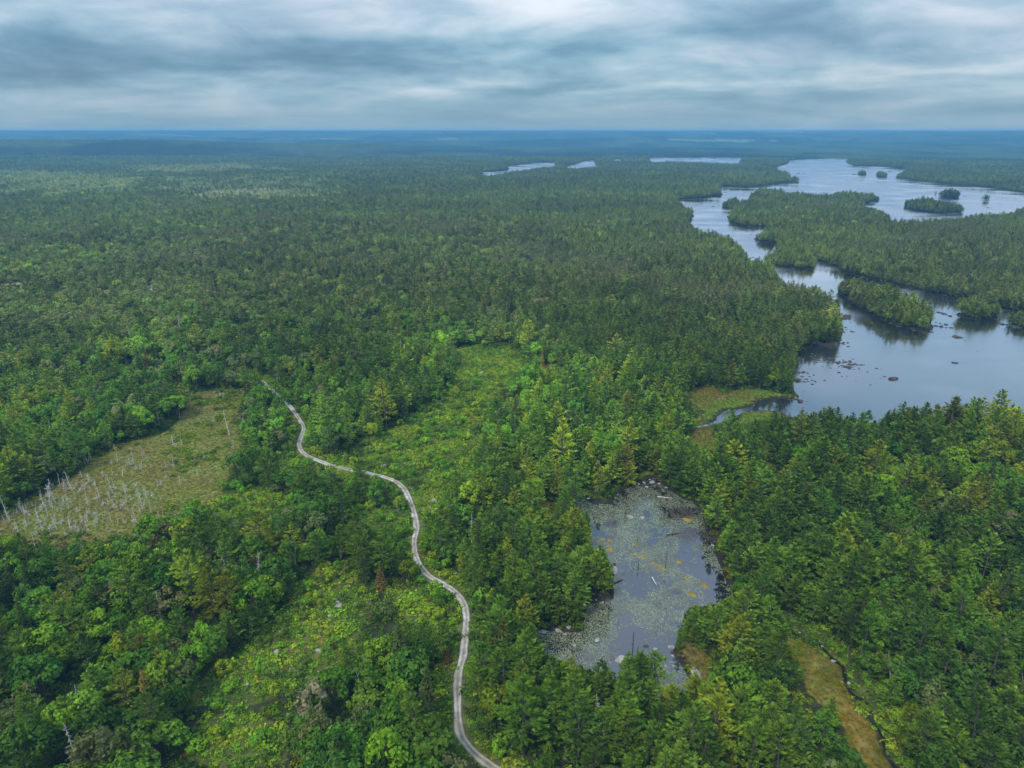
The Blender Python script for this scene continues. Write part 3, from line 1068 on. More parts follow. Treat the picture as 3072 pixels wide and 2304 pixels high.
def ribbon(name, line, half, mat, label, zoff, wob=0.0, cols=(-1, -.55, 0, .55, 1), crown=None, level=None):
    d = np.gradient(line, axis=0)
    d /= np.linalg.norm(d, axis=1, keepdims=True)
    nrm = np.stack([-d[:, 1], d[:, 0]], 1)
    n, m = len(line), len(cols)
    w = half * (1 + wob * (vnoise(np.arange(n) * .22, np.zeros(n), 71) - .5) * 2)
    w2 = half * (1 + wob * (vnoise(np.arange(n) * .22, np.zeros(n) + 9.5, 72) - .5) * 2)
    V = np.zeros((n, m, 3))
    for j, c in enumerate(cols):
        p = line + nrm * (c * np.where(c < 0, w, w2))[:, None]
        V[:, j, :2] = p
        V[:, j, 2] = height(p[:, 0], p[:, 1], shore(p[:, 0], p[:, 1])) + zoff + (crown[j] if crown else 0) if level is None else level
    i = np.arange(n * m).reshape(n, m)
    f = np.stack([i[:-1, :-1], i[:-1, 1:], i[1:, 1:], i[1:, :-1]], -1).reshape(-1, 4)
    e1, e2 = V[1, 0] - V[0, 0], V[0, -1] - V[0, 0]
    if e1[0] * e2[1] - e1[1] * e2[0] > 0:
        f = f[:, ::-1]
    me = mesh_from(name, V.reshape(-1, 3), f, [mat], smooth_shade=True)
    uv = me.attributes.new("across", "FLOAT", "POINT")
    uv.data.foreach_set("value", np.tile(np.array(cols, np.float32), n))
    o = link(name, me)
    tag(o, label, None, None, "structure")
    return o


def road_material():
    m, n, l = new_mat("gravel_road")
    out = N(n, "ShaderNodeOutputMaterial")
    a = N(n, "ShaderNodeAttribute", attribute_type="GEOMETRY", attribute_name="across")
    tc = N(n, "ShaderNodeTexCoord")
    t1 = N(n, "ShaderNodeTexNoise")
    t1.inputs["Scale"].default_value = 0.55
    t1.inputs["Detail"].default_value = 8
    t1.inputs["Roughness"].default_value = .7
    l.new(tc.outputs["Object"], t1.inputs["Vector"])
    t2 = N(n, "ShaderNodeTexNoise")
    t2.inputs["Scale"].default_value = 0.14
    t2.inputs["Detail"].default_value = 6
    l.new(tc.outputs["Object"], t2.inputs["Vector"])
    gr = N(n, "ShaderNodeValToRGB")
    gr.color_ramp.elements[0].position, gr.color_ramp.elements[0].color = .32, (0.23, 0.22, 0.21, 1)
    gr.color_ramp.elements[1].position, gr.color_ramp.elements[1].color = .66, (0.46, 0.44, 0.425, 1)
    l.new(t1.outputs[0], gr.inputs[0])
    # wheel tracks pale, middle and verges browner
    ab = math_node(n, l, "ABSOLUTE", a.outputs["Fac"])
    tr = N(n, "ShaderNodeValToRGB")
    e = tr.color_ramp.elements
    e[0].position, e[0].color = 0.0, (0.66, 0.63, 0.52, 1)
    e[1].position, e[1].color = 1.0, (0.62, 0.56, 0.46, 1)
    for p, c in ((0.22, (0.78, 0.75, 0.66, 1)), (0.42, (1.08, 1.06, 1.08, 1)), (0.66, (1.1, 1.08, 1.1, 1)), (0.82, (0.86, 0.83, 0.8, 1))):
        q = e.new(p)
        q.color = c
    l.new(math_node(n, l, "ADD", ab, math_node(n, l, "MULTIPLY", math_node(n, l, "SUBTRACT", t1.outputs[0], 0.5), 0.35)), tr.inputs[0])
    pr = N(n, "ShaderNodeValToRGB")
    pr.color_ramp.elements[0].position, pr.color_ramp.elements[0].color = .42, (0.80, 0.76, 0.70, 1)
    pr.color_ramp.elements[1].position, pr.color_ramp.elements[1].color = .60, (1.1, 1.1, 1.1, 1)
    l.new(t2.outputs[0], pr.inputs[0])
    col = mul_color(n, l, mul_color(n, l, gr.outputs[0], tr.outputs[0]), pr.outputs[0])
    b = N(n, "ShaderNodeBsdfPrincipled")
    b.inputs["Roughness"].default_value = .95
    b.inputs["Specular IOR Level"].default_value = .1
    l.new(col, b.inputs["Base Color"])
    bp = N(n, "ShaderNodeBump")
    bp.inputs["Strength"].default_value = .6
    bp.inputs["Distance"].default_value = .1
    l.new(t1.outputs[0], bp.inputs["Height"])
    l.new(bp.outputs[0], b.inputs["Normal"])
    l.new(b.outputs[0], out.inputs[0])
    return m


MAT_ROAD = road_material()
COLS = (-1, -.8, -.6, -.4, -.2, 0, .2, .4, .6, .8, 1)
ribbon("road", ROAD, 1.0, MAT_ROAD, "pale gravel track with two wheel ruts winding through the woods", 0.20, 0.2, COLS,
       (-.25, 0, -.03, -.03, .01, .02, .01, -.03, -.03, 0, -.25))
ribbon("path", TRAIL, 1.0, MAT_ROAD, "short stretch of pale trail showing between the trees", 0.12, 0.3, COLS, (0,) * 11)
ribbon("brook", BROOK_L, 0.30, MAT_BROOK, "narrow dark brook beside the orange bog strip", 0, 0.35, (-1, 0, 1), None, -0.02)
ribbon("creek", CREEK_L, 0.7, MAT_BROOK, "shallow creek head running out of the marsh", 0, 0.35, (-1, 0, 1), None, -0.02)

# =====================================================================
# TREE FORMS
# =====================================================================
fr = np.random.default_rng(5)


def tree_meshes(name, crown, trunk, leaf_mat, bark_mat):
    (cv, cf, ct), (tv, tf) = crown, trunk
    cm = mesh_from(name + "_crown", cv, cf, [leaf_mat], tone=ct)
    tm = mesh_from(name + "_trunk", tv, tf, [bark_mat])
    tone = np.concatenate([ct, np.ones((len(tf), 3))])
    whole = mesh_from(name, np.concatenate([cv, tv]), np.concatenate([cf, tf + len(cv)]), [leaf_mat, bark_mat],
                      np.concatenate([np.zeros(len(cf)), np.ones(len(tf))]), tone)
    return dict(crown=cm, trunk=tm, whole=whole)


PINES = [tree_meshes("pine", *pine_form(fr, h, s, lo, g, lv, dr), MAT_NEEDLE, MAT_BARK) for h, s, lo, g, lv, dr in (
    (12.5, 3.7, .22, .08, 21, .05), (11.5, 3.5, .18, .10, 21, .10), (13.5, 3.5, .26, .12, 20, .05), (10.5, 3.6, .15, .08, 22, .12), (12, 3.1, .20, .10, 20, .08),
    (9.5, 3.2, .12, .06, 22, .12), (13, 4.0, .3, .16, 21, .02))]
SPRUCES = [tree_meshes("spruce", *spruce_form(fr, h, s, lo), MAT_NEEDLE, MAT_BARK) for h, s, lo in ((11, 2.0, .08), (9, 1.8, .06), (12, 1.9, .12), (8, 1.9, .05))]
BROADS = [tree_meshes("broadleaf", *broad_form(fr, h, rd, b, lb, pr, sz, lm), MAT_LEAF, MAT_BARK) for h, rd, b, lb, pr, sz, lm in (
    (9, 3.0, .2, 22, 46, .5, .38), (8, 2.7, .15, 20, 46, .48, .40), (10, 3.2, .25, 25, 44, .52, .36), (7.5, 2.9, .12, 20, 48, .5, .42), (9.5, 2.6, .2, 21, 46, .5, .40))]
BROADS += [tree_meshes("birch", *sparse_form(fr, h, rd), MAT_LEAF, MAT_BIRCH) for h, rd in ((9.5, 2.3), (8.5, 2.1))]
SNAGS = [mesh_from("snag", *snag_form(fr, h, t, s), [MAT_DEAD]) for h, t, s in ((6, 26, .9), (5, 14, .6), (7, 34, 1.1), (4, 8, .4), (5.5, 40, 1.2), (6.5, 18, .7))]
SHRUBS = []
for rd, h, n_, sz in ((.9, .8, 46, .40), (1.1, 1.0, 60, .42), (.7, .6, 36, .36), (1.3, .8, 64, .42)):
    v_, f_, t_ = shrub_form(fr, rd, h, n_, sz)
    SHRUBS.append(mesh_from("shrub", v_, f_, [MAT_LEAF], tone=t_))
BUSHES = [tree_meshes("bush", *broad_form(fr, h, rd, .08, 11, 34, .42, .46), MAT_LEAF, MAT_BARK) for h, rd in ((3.6, 1.7), (2.8, 1.5), (4.2, 1.6))]
TUFTS = []
for n_, h, rd in ((22, .55, .5), (30, .45, .7), (16, .7, .4)):
    v_, f_, t_ = tuft_form(fr, n_, h, rd)
    TUFTS.append(mesh_from("sedge", v_, f_, [MAT_LEAF], tone=t_))
ROCKS = [rock_form(fr, .3, fl) for fl in (.62, .5, .75, .42, .58)]

# =====================================================================
# TREE PLACES
# =====================================================================
PINE_TONES = [("dark green", (0.079, 0.149, 0.024)), ("green", (0.129, 0.227, 0.026)), ("yellow-green", (0.226, 0.286, 0.026)), ("olive", (0.166, 0.200, 0.036)), ("bronze-tinged", (0.226, 0.200, 0.047))]
BROAD_TONES = [("deep green", (0.082, 0.187, 0.028)), ("leaf-green", (0.129, 0.273, 0.030)), ("bright green", (0.196, 0.361, 0.026)), ("grey-green", (0.166, 0.200, 0.071)), ("yellow-green", (0.249, 0.334, 0.024)), ("greyish", (0.249, 0.214, 0.125))]
SPRUCE_TONES = [("blackish green", (0.070, 0.108, 0.027)), ("dull green", (0.104, 0.144, 0.037)), ("rusty olive", (0.202, 0.141, 0.034))]
SHRUB_TONES = [(0.217, 0.343, 0.023), (0.153, 0.282, 0.025), (0.275, 0.337, 0.030), (0.103, 0.194, 0.025)]


def grid_points(cell, r0, r1, margin):
    """jittered grid in the part of the country the view takes in, with a margin all round"""
    xm = r1 * 0.98
    gx = np.arange(-xm, xm, cell)
    gy = np.arange(20, r1, cell)
    out = []
    for y0 in np.array_split(gy, max(1, len(gy) // 200)):
        X, Y = np.meshgrid(gx, y0)
        X = X.ravel() + rng.uniform(-.5, .5, X.size) * cell * .95
        Y = Y.ravel() + rng.uniform(-.5, .5, Y.size) * cell * .95
        r = np.hypot(X, Y)
        u, v, d = project(X, Y, np.full(X.shape, 5.0))
        m = (r >= r0) & (r < r1) & (u > -margin) & (u < 3072 + margin) & (v < 2304 + margin * 1.2)
        out.append(np.stack([X[m], Y[m]], 1))
    p = np.concatenate(out)
    return p[:, 0], p[:, 1]


def place_forest():
    xs, ys = [], []
    for cell, a, b, mg in ((4.3, 60, 650, 260), (4.8, 650, 1500, 200), (6.0, 1500, FOREST_END, 160)):
        x, y = grid_points(cell, a, b, mg)
        xs.append(x); ys.append(y)
    # a close fringe along the water
    x, y = grid_points(3.2, 100, 1600, 160)
    sd = shore(x, y)
    m = (sd > .5) & (sd < 5.5)
    xs.append(x[m]); ys.append(y[m])
    for isl in ISLANDS:
        lo_, hi_ = isl.min(0), isl.max(0)
        k_ = int((hi_[0] - lo_[0]) * (hi_[1] - lo_[1]) / 6.5)
        xs.append(rng.uniform(lo_[0], hi_[0], k_)); ys.append(rng.uniform(lo_[1], hi_[1], k_))
        ok_ = inside(isl, xs[-1], ys[-1])
        xs[-1], ys[-1] = xs[-1][ok_], ys[-1][ok_]
    x, y = np.concatenate(xs), np.concatenate(ys)
    r = np.hypot(x, y)
    sd = shore(x, y)
    road = line_dist(ROAD_SEG, x, y, 12.0)
    brook = line_dist(BROOK_SEG, x, y, 6.0)
    trail = line_dist(TRAIL_SEG, x, y, 12.0)
    clear = any_inside(CLEARINGS, x, y)
    open_ = (any_inside([PALE_SUNLIT_BOG], x, y) & (rng.random(len(x)) < .72)) | any_inside([BOG, ORANGE_BOG] + MARSHES + GRAVEL_SPOTS, x, y)
    keep = (sd > np.where(r < 300, 1.0, 0.5)) & (road > 2.7) & (brook > 2.2) & (trail > 2.5) & ~open_
    # the camera-facing side of the gravel track stays low
    h1 = rng.random(len(x))
    keep &= ~((road < 5.0) & (h1 < .55))
    keep &= ~(clear & (h1 < 0.86))
    # nothing tall stands on the near side of the orange strip, the inlet marsh or the track
    for hh_ in (3.0, 6.0):
        kx = CAM_H / (CAM_H - hh_)
        keep &= ~(any_inside([ORANGE_BOG, MARSHES[0], MARSHES[1]], x * kx, y * kx) & (h1 < .9))
    # small natural gaps
    keep &= ~((fbm(x / 16, y / 16, 81, 3) > .64) & (r < 700) & (h1 < .7))
    x, y, r, sd, road, clear, brook = (q[keep] for q in (x, y, r, sd, road, clear, brook))
    n = len(x)
    z = height(x, y, sd, brook) - .05
    u, v, dep = project(x, y, z)
    # stands: pines on the right and round the water, mixed hardwood on the left
    stand = fbm(x / 55, y / 55, 91, 3) * .55 + fbm(x / 190, y / 190, 93, 2) * .45
    pine_bias = 0.16 * smooth(1450, 1750, u) + 0.10 * smooth(600, 1300, u) * (v < 1400) + 0.20 * (1 - smooth(3, 40, sd))
    pine_bias = np.where(r > 380, np.maximum(pine_bias, -0.02 + .14 * smooth(900, 1900, u)), pine_bias)
    pine_bias -= 0.10 * ((u < 1250) & (v > 1450))
    p_pine = np.clip(0.34 + pine_bias * 1.9 + (stand - .5) * 1.5, .06, .95)
    q = rng.random(n)
    spr = np.clip(.10 + (fbm(x / 70, y / 70, 97, 2) - .5) * .5 - .12 * (u > 1700) * (v > 1300), .02, .3)
    species = np.where(q < p_pine, 0, np.where(q < p_pine + (1 - p_pine) * (spr + .04), 1, 2))
    species = np.where(clear, np.where(rng.random(n) < .25, 0, 2), species)
    # dead and dying grey trees
    deadp = 0.012 + 0.05 * smooth(.60, .75, fbm(x / 40, y / 40, 99, 2))
    species = np.where((rng.random(n) < deadp) & (r < 1500), 3, species)
    size = np.clip(rng.normal(1.04, .20, n), .5, 1.5)
    size *= 0.82 + .36 * fbm(x / 45, y / 45, 101, 2)
    size = np.where(clear, size * rng.uniform(.42, .75, n), size)
    size = np.where(road < 5, size * rng.uniform(.35, .7, n), size)
    size = np.where((sd < 5), size * .85, size)
    size = np.where(r < 420, size * 1.02, size)
    size = size * (1 - .16 * smooth(380, 700, r))
    size = np.where(r > 2200, size * .9, size)
    tall = np.array([12.0, 10.5, 9.0, 6.0])[species]
    rdseg = ROAD_SEG[72:142] + ROAD_SEG[154:]
    chk = (r < 3500) & ~any_inside(ISLANDS, x, y)
    xi, yi = x[chk], y[chk]
    hs = (tall * size)[chk]
    f_ = np.ones(len(xi))
    for step in range(7):
        hid = np.zeros(len(xi), bool)
        for part in (.88, .5):
            kx = CAM_H / (CAM_H - hs * f_ * part)
            for dx in (-1.9, 0, 1.9):
                hid |= any_inside(SEEN, (xi + dx * size[chk] * f_ * (part < .8)) * kx, yi * kx)
            hid |= line_dist(rdseg, xi * kx, yi * kx, 4.0) < 3.2
        f_ = np.where(hid, f_ * .8, f_)
    size[chk] *= f_
    gone = np.zeros(n, bool)
    gone[np.where(chk)[0][f_ < .36]] = True
    # tones
    tone = np.zeros(n, int)
    tn = fbm(x / 34, y / 34, 103, 3) + rng.normal(0, .17, n)
    rightn = smooth(1500, 2100, u) * (v > 1000)
    tp = tn + .05 * rightn
    tone = np.where(species == 0, np.digitize(tp, (.40, .76, .95, 1.02)), tone)
    tone = np.where((species == 0) & (tone == 4) & (rng.random(n) < .6), 2, tone)
    tb = tn + .05 * ((u < 1400) & (v > 1500)) + .28 * clear
    tone = np.where(species == 2, np.digitize(tb, (.45, .72, .90)) , tone)
    tone = np.where((species == 2) & (tone == 3), 4, tone)
    g = rng.random(n)
    tone = np.where((species == 2) & (g < .13), 3, tone)
    tone = np.where((species == 2) & (g > .992 - .05 * smooth(.6, .75, fbm(x / 60, y / 60, 107, 2))), 5, tone)
    tone = np.where(species == 1, np.where(g < .5, 0, np.where(g < .93, 1, 2)), tone)
    tint = np.zeros((n, 3))
    for s, table in ((0, PINE_TONES), (1, SPRUCE_TONES), (2, BROAD_TONES)):
        for i, (_, c) in enumerate(table):
            tint[(species == s) & (tone == i)] = c
    tint[species == 3] = (.1, .1, .1)
    tint *= np.exp(rng.normal(0, .16, (n, 1))) * np.exp(rng.normal(0, .05, (n, 3)))
    stand_tone = fbm(x / 130, y / 130, 109, 3)
    tint *= (0.72 + .62 * smooth(.32, .68, stand_tone))[:, None] * np.exp(rng.normal(0, .22, (n, 1)) * smooth(300, 600, r)[:, None])
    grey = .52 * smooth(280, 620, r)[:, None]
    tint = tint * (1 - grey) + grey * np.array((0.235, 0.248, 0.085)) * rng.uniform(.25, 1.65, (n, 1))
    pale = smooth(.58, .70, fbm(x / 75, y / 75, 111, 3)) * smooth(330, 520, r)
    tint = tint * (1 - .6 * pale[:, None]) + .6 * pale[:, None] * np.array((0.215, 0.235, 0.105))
    wx_, wy_ = x + 120 * (fbm(x / 60, y / 60, 113, 3) - .5), y + 260 * (fbm(x / 70, y / 110, 115, 3) - .5)
    bright = any_inside(SUNLIT_TINT_PATCHES, wx_, wy_) & (rng.random(n) < .5 + .5 * smooth(.3, .6, fbm(x / 40, y / 60, 117, 2)))
    tint[bright] = np.array((0.40, 0.48, 0.19)) * rng.uniform(.5, 1.2, (int(bright.sum()), 1))  # sunlight painted in as a brighter leaf tint
    size[bright & inside(SUNLIT_TINT_PATCHES[1], x, y)] *= .6
    nform = np.array([len(PINES), len(SPRUCES), len(BROADS), len(SNAGS)])[species]
    form = (rng.random(n) * nform).astype(int)
    # birches only now and then
    form = np.where((species == 2) & (form >= 5) & (rng.random(n) < .5), rng.integers(0, 5, n), form)
    size = np.where(species == 3, size * 1.35, size)
    rot = np.stack([rng.normal(0, .045, n), rng.normal(0, .045, n), rng.uniform(0, 6.283, n)], 1)
    flat = 1 - .16 * smooth(380, 700, r)
    scl = np.stack([size * rng.uniform(.88, 1.16, n), size * rng.uniform(.88, 1.16, n), size * flat * rng.uniform(.82, 1.15, n)], 1)
    return dict(x=x, y=y, z=z, r=r, u=u, v=v, dep=dep, species=species, size=size, tone=tone, tint=tint, form=form, rot=rot, scl=scl, clear=clear, gone=gone)


F = place_forest()
F = {k: a[~F['gone']] for k, a in F.items()}

LANDMARKS = [
    ("the long pale slab boulder beside the pond", 2082, 2018), ("the flat-topped square boulder in the pond", 1863, 1975), ("the round whitish boulder in the pond", 1792, 1917),
    ("the tall bare pole in the pond", 1996, 1690), ("the pond's narrow dark cove", 1620, 1905), ("the pond's rocky far tip", 1959, 1435), ("the pond's dark far arm", 1715, 1505),
    ("the boulder on the pond's road-side point", 1843, 1715), ("the top of the orange bog strip", 2370, 1905), ("the foot of the orange bog strip", 2660, 2280), ("the waist of the orange bog strip", 2535, 2080),
    ("the white stones in the brook", 2428, 1925), ("the spot where the road leaves the photo", 1450, 2295), ("the straight lower stretch of road", 1373, 2110), ("the shaded dip in the road", 1394, 1950),
    ("the road bend above the shaded dip", 1394, 1825), ("the rubble shoulder of the road", 1320, 1768), ("the long road curve past the clearing", 1246, 1600), ("the road bend at the open clearing", 1180, 1450),
    ("the road bend beside the snag bog", 905, 1300), ("the white outcrop by the road", 1300, 1510), ("the white rocks in the rocky clearing", 965, 1960), ("the bottom left corner of the photo", 0, 2304),
    ("the bottom right corner of the photo", 3072, 2304), ("the near end of the snag bog", 300, 1640), ("the left end of the snag bog", 0, 1600), ("the far end of the snag bog", 660, 1185), ("the lake's near wooded shore", 2700, 1260),
    ("the small grassy marsh by the lake", 2230, 1210), ("the midpoint of the photo's right edge", 3072, 1700), ("the midpoint of the photo's left side", 0, 1950), ("the middle of the photo's bottom edge", 1800, 2304),
    ("the grassy gap among the small trees", 590, 2105), ("the top of the open clearing", 1440, 1050), ("the marsh gap behind the pond", 2290, 1370), ("the pond's corner nearest the brook", 2201, 1790),
]
LM_U = np.array([l[1] for l in LANDMARKS], float)
LM_V = np.array([l[2] for l in LANDMARKS], float)


def landmark_labels(u, v, pick, noun, words):
    """labels for the picked things: look + rank among ALL of that kind by distance from the nearest landmark"""
    d = np.hypot(u[:, None] - LM_U, v[:, None] - LM_V)
    near = d.argmin(1)
    out = {}
    ranks = np.argsort(np.argsort(d, axis=0), axis=0)
    for i in pick:
        # the landmark where this one ranks best
        j = int(near[i])
        k = int(ranks[i, j])
        out[i] = f"{words(i)} {noun}, {ordinal(k)} {noun} to {LANDMARKS[j][0]}"
    return {i: t if len(t.replace("-", " ").replace("'", " ").split()) <= 16 else t.replace("mid-sized ", "").replace(" of the photo", "").replace("the photo's ", "the ").replace(" of the pond", "").replace(" broadleaf tree,", ",") for i, t in out.items()}


def size_word(s):
    return "tall" if s > 1.0 else ("small" if s < .7 else "mid-sized")


def add_tree(name, meshes, i, label, category, group):
    root = link(name, None)
    root.location = (F["x"][i], F["y"][i], F["z"][i])
    root.rotation_euler = F["rot"][i]
    root.scale = F["scl"][i]
    tag(root, label, category, group)
    link("trunk", meshes["trunk"], root)
    c = link("crown", meshes["crown"], root)
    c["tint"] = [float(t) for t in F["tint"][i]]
    return root


def stuff_points(m):
    return tuple(F[k][m] for k in ("x", "y", "z", "form", "rot", "scl", "tint"))


in_frame = (F["u"] > -20) & (F["u"] < 3092) & (F["v"] > 0) & (F["v"] < 2330)
single = np.zeros(len(F["x"]), bool)
KINDS = ((0, "pine_tree", "pine tree", "pine", PINES, PINE_TONES, 300, "pines of the near woods"),
         (1, "spruce_tree", "spruce tree", "spruce", SPRUCES, SPRUCE_TONES, 150, "spruces scattered in the near woods"),
         (2, "broadleaf_tree", "broadleaf tree", "broadleaf tree", BROADS, BROAD_TONES, 300, "broadleaf trees of the near woods"),
         (3, "dead_tree", "dead tree", "dead tree", SNAGS, None, 60, "dead trees standing in the woods"))
for s, name, cat, noun, forms, tones, limit, group in KINDS:
    cand = np.where((F["species"] == s) & in_frame)[0]
    cand = cand[np.argsort(-(F["size"][cand] / F["dep"][cand]))][:limit]
    allk = np.where((F["species"] == s))[0]
    pos = {int(a): k for k, a in enumerate(allk)}
    if tones:
        lab = landmark_labels(F["u"][allk], F["v"][allk], [pos[int(c)] for c in cand], noun, lambda k: f"{size_word(F['size'][allk[k]])} {tones[F['tone'][allk[k]]][0]}")
    else:
        lab = landmark_labels(F["u"][allk], F["v"][allk], [pos[int(c)] for c in cand], noun, lambda k: "bleached bare")
    for i in cand:
        i = int(i)
        if s == 3:
            o = link(name, forms[F["form"][i]])
            o.location, o.rotation_euler, o.scale = (F["x"][i], F["y"][i], F["z"][i]), F["rot"][i], F["scl"][i]
            tag(o, lab[pos[i]], cat, group)
        else:
            add_tree(name, forms[F["form"][i]], i, lab[pos[i]], cat, group)
    single[cand] = True
rest = ~single
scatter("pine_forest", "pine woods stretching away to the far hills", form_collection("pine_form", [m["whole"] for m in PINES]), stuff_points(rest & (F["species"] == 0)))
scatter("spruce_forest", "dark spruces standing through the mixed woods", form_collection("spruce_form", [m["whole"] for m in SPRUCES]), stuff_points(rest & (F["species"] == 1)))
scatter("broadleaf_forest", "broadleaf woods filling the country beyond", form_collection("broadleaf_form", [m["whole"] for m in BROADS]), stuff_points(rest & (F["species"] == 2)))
scatter("dead_forest", "grey dead trees scattered through the farther woods", form_collection("snag_form", SNAGS), stuff_points(rest & (F["species"] == 3)))
print("trees", len(F["x"]), [int((F["species"] == k).sum()) for k in range(4)])


# =====================================================================
# UNDERGROWTH, BUSHES, SEDGE
# =====================================================================
def place_low(cell, r1, where, seed):
    x, y = grid_points(cell, 60, r1, 220)
    sd = shore(x, y)
    road = line_dist(ROAD_SEG, x, y, 8.0)
    brook = line_dist(BROOK_SEG, x, y, 6.0)
    m = where(x, y, sd, road, brook)
    x, y, sd, brook = x[m], y[m], sd[m], brook[m]
    return x, y, height(x, y, sd, brook), sd


OPEN = [BOG, ORANGE_BOG] + MARSHES
# undergrowth of the clearings and verges (dense), and of the forest floor (thin)
x1, y1, z1, _ = place_low(1.35, 480, lambda x, y, sd, road, brook: (sd > .8) & (brook > .6) & (road > 1.0 + 1.2 * vnoise(x / 2.5, y / 2.5, 133)) & (any_inside(CLEARINGS, x, y) | (road < 6) | (brook < 5.9)) & ~any_inside(OPEN, x, y), 1)
x2, y2, z2, _ = place_low(2.3, 420, lambda x, y, sd, road, brook: (sd > .6) & (brook > 1.2) & (road > 1.9) & ~any_inside(CLEARINGS, x, y) & (~any_inside(OPEN, x, y) | (any_inside([BOG], x, y) & (fbm(x / 14, y / 14, 127, 3) > .60))), 2)
n1, n2 = len(x1), len(x2)
x, y, z = np.concatenate([x1, x2]), np.concatenate([y1, y2]), np.concatenate([z1, z2])
n = n1 + n2
opn = np.arange(n) < n1
k = np.clip(np.digitize(fbm(x / 9, y / 9, 121, 3) + rng.normal(0, .10, n), (.34, .52, .68)), 0, 3)
tab = np.array([SHRUB_TONES[3], SHRUB_TONES[1], SHRUB_TONES[0], SHRUB_TONES[2]])
tint = tab[k] * np.exp(rng.normal(0, .16, (n, 1)))
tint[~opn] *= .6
sc = np.where(opn, rng.uniform(.4, 1.0, n) + .7 * (rng.random(n) < .12), rng.uniform(.7, 1.6, n))
scl = np.stack([sc, sc, sc * rng.uniform(.6, 1.2, n)], 1)
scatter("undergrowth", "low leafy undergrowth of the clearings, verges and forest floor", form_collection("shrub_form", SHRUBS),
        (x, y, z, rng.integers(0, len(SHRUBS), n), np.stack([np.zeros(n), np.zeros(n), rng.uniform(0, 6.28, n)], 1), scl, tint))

# single bushes that stand out of the clearings and the road verges
bx, by, bz, _ = place_low(3.6, 330, lambda x, y, sd, road, brook: (sd > 2) & (brook > 1.8) & (road > 2.6) & (any_inside(CLEARINGS, x, y) | (road < 6.5)) & ~any_inside(OPEN, x, y), 3)
bu, bv, bd = project(bx, by, bz)
ok = (bu > 0) & (bu < 3072) & (bv > 0) & (bv < 2304)
sel = np.where(ok)[0]
rng.shuffle(sel)
sel = sel[:230]
bx, by, bz, bu, bv = bx[sel], by[sel], bz[sel], bu[sel], bv[sel]
BUSH_TONES = [("leaf-green", (0.124, 0.278, 0.025)), ("bright green", (0.179, 0.355, 0.023)), ("yellow-green", (0.261, 0.355, 0.023)), ("dull green", (0.118, 0.188, 0.036))]
bt = rng.integers(0, 4, len(bx))
bs = rng.uniform(.55, 1.15, len(bx))
lab = landmark_labels(bu, bv, range(len(bx)), "bush", lambda i: f"{'low' if bs[i] < .8 else 'rounded'} {BUSH_TONES[bt[i]][0]}")
for i in range(len(bx)):
    mm = BUSHES[int(rng.integers(0, 3))]
    root = link("bush", None)
    root.location, root.rotation_euler, root.scale = (bx[i], by[i], bz[i] - .05), (0, 0, rng.uniform(0, 6.28)), (bs[i],) * 3
    tag(root, lab[i], "bush", "bushes of the clearings and road verges")
    link("stem", mm["trunk"], root)
    c = link("foliage", mm["crown"], root)
    c["tint"] = [float(t) for t in np.array(BUSH_TONES[bt[i]][1]) * math.exp(rng.normal(0, .12))]

# sedge of the bogs and marshes
xs_, ys_, zs_, _ = place_low(1.15, 420, lambda x, y, sd, road, brook: (sd > .25) & (brook > .5) & any_inside(OPEN, x, y), 4)
n = len(xs_)
og = any_inside([ORANGE_BOG], xs_, ys_)
mr = any_inside(MARSHES, xs_, ys_)
w = smooth(.35, .65, fbm(xs_ / 9, ys_ / 9, 131, 3))[:, None]
tint = (1 - w) * np.array((0.275, 0.232, 0.075)) + w * np.array((0.225, 0.262, 0.062))
tint = np.where(mr[:, None], (1 - w) * np.array((0.19, 0.155, 0.028)) + w * np.array((0.135, 0.23, 0.022)), tint)
tint = np.where(og[:, None], (1 - w) * np.array((0.29, 0.205, 0.030)) + w * np.array((0.205, 0.215, 0.028)), tint)
tint = tint * np.exp(rng.normal(0, .22, (n, 1)))
sc = rng.uniform(.5, 1.15, n) * np.where(og, .8, 1)
scatter("sedge", "tawny sedge and low heath covering the bogs and marshes", form_collection("sedge_form", TUFTS),
        (xs_, ys_, zs_, rng.integers(0, 3, n), np.stack([np.zeros(n), np.zeros(n), rng.uniform(0, 6.28, n)], 1), np.stack([sc, sc, sc * .8], 1), tint))

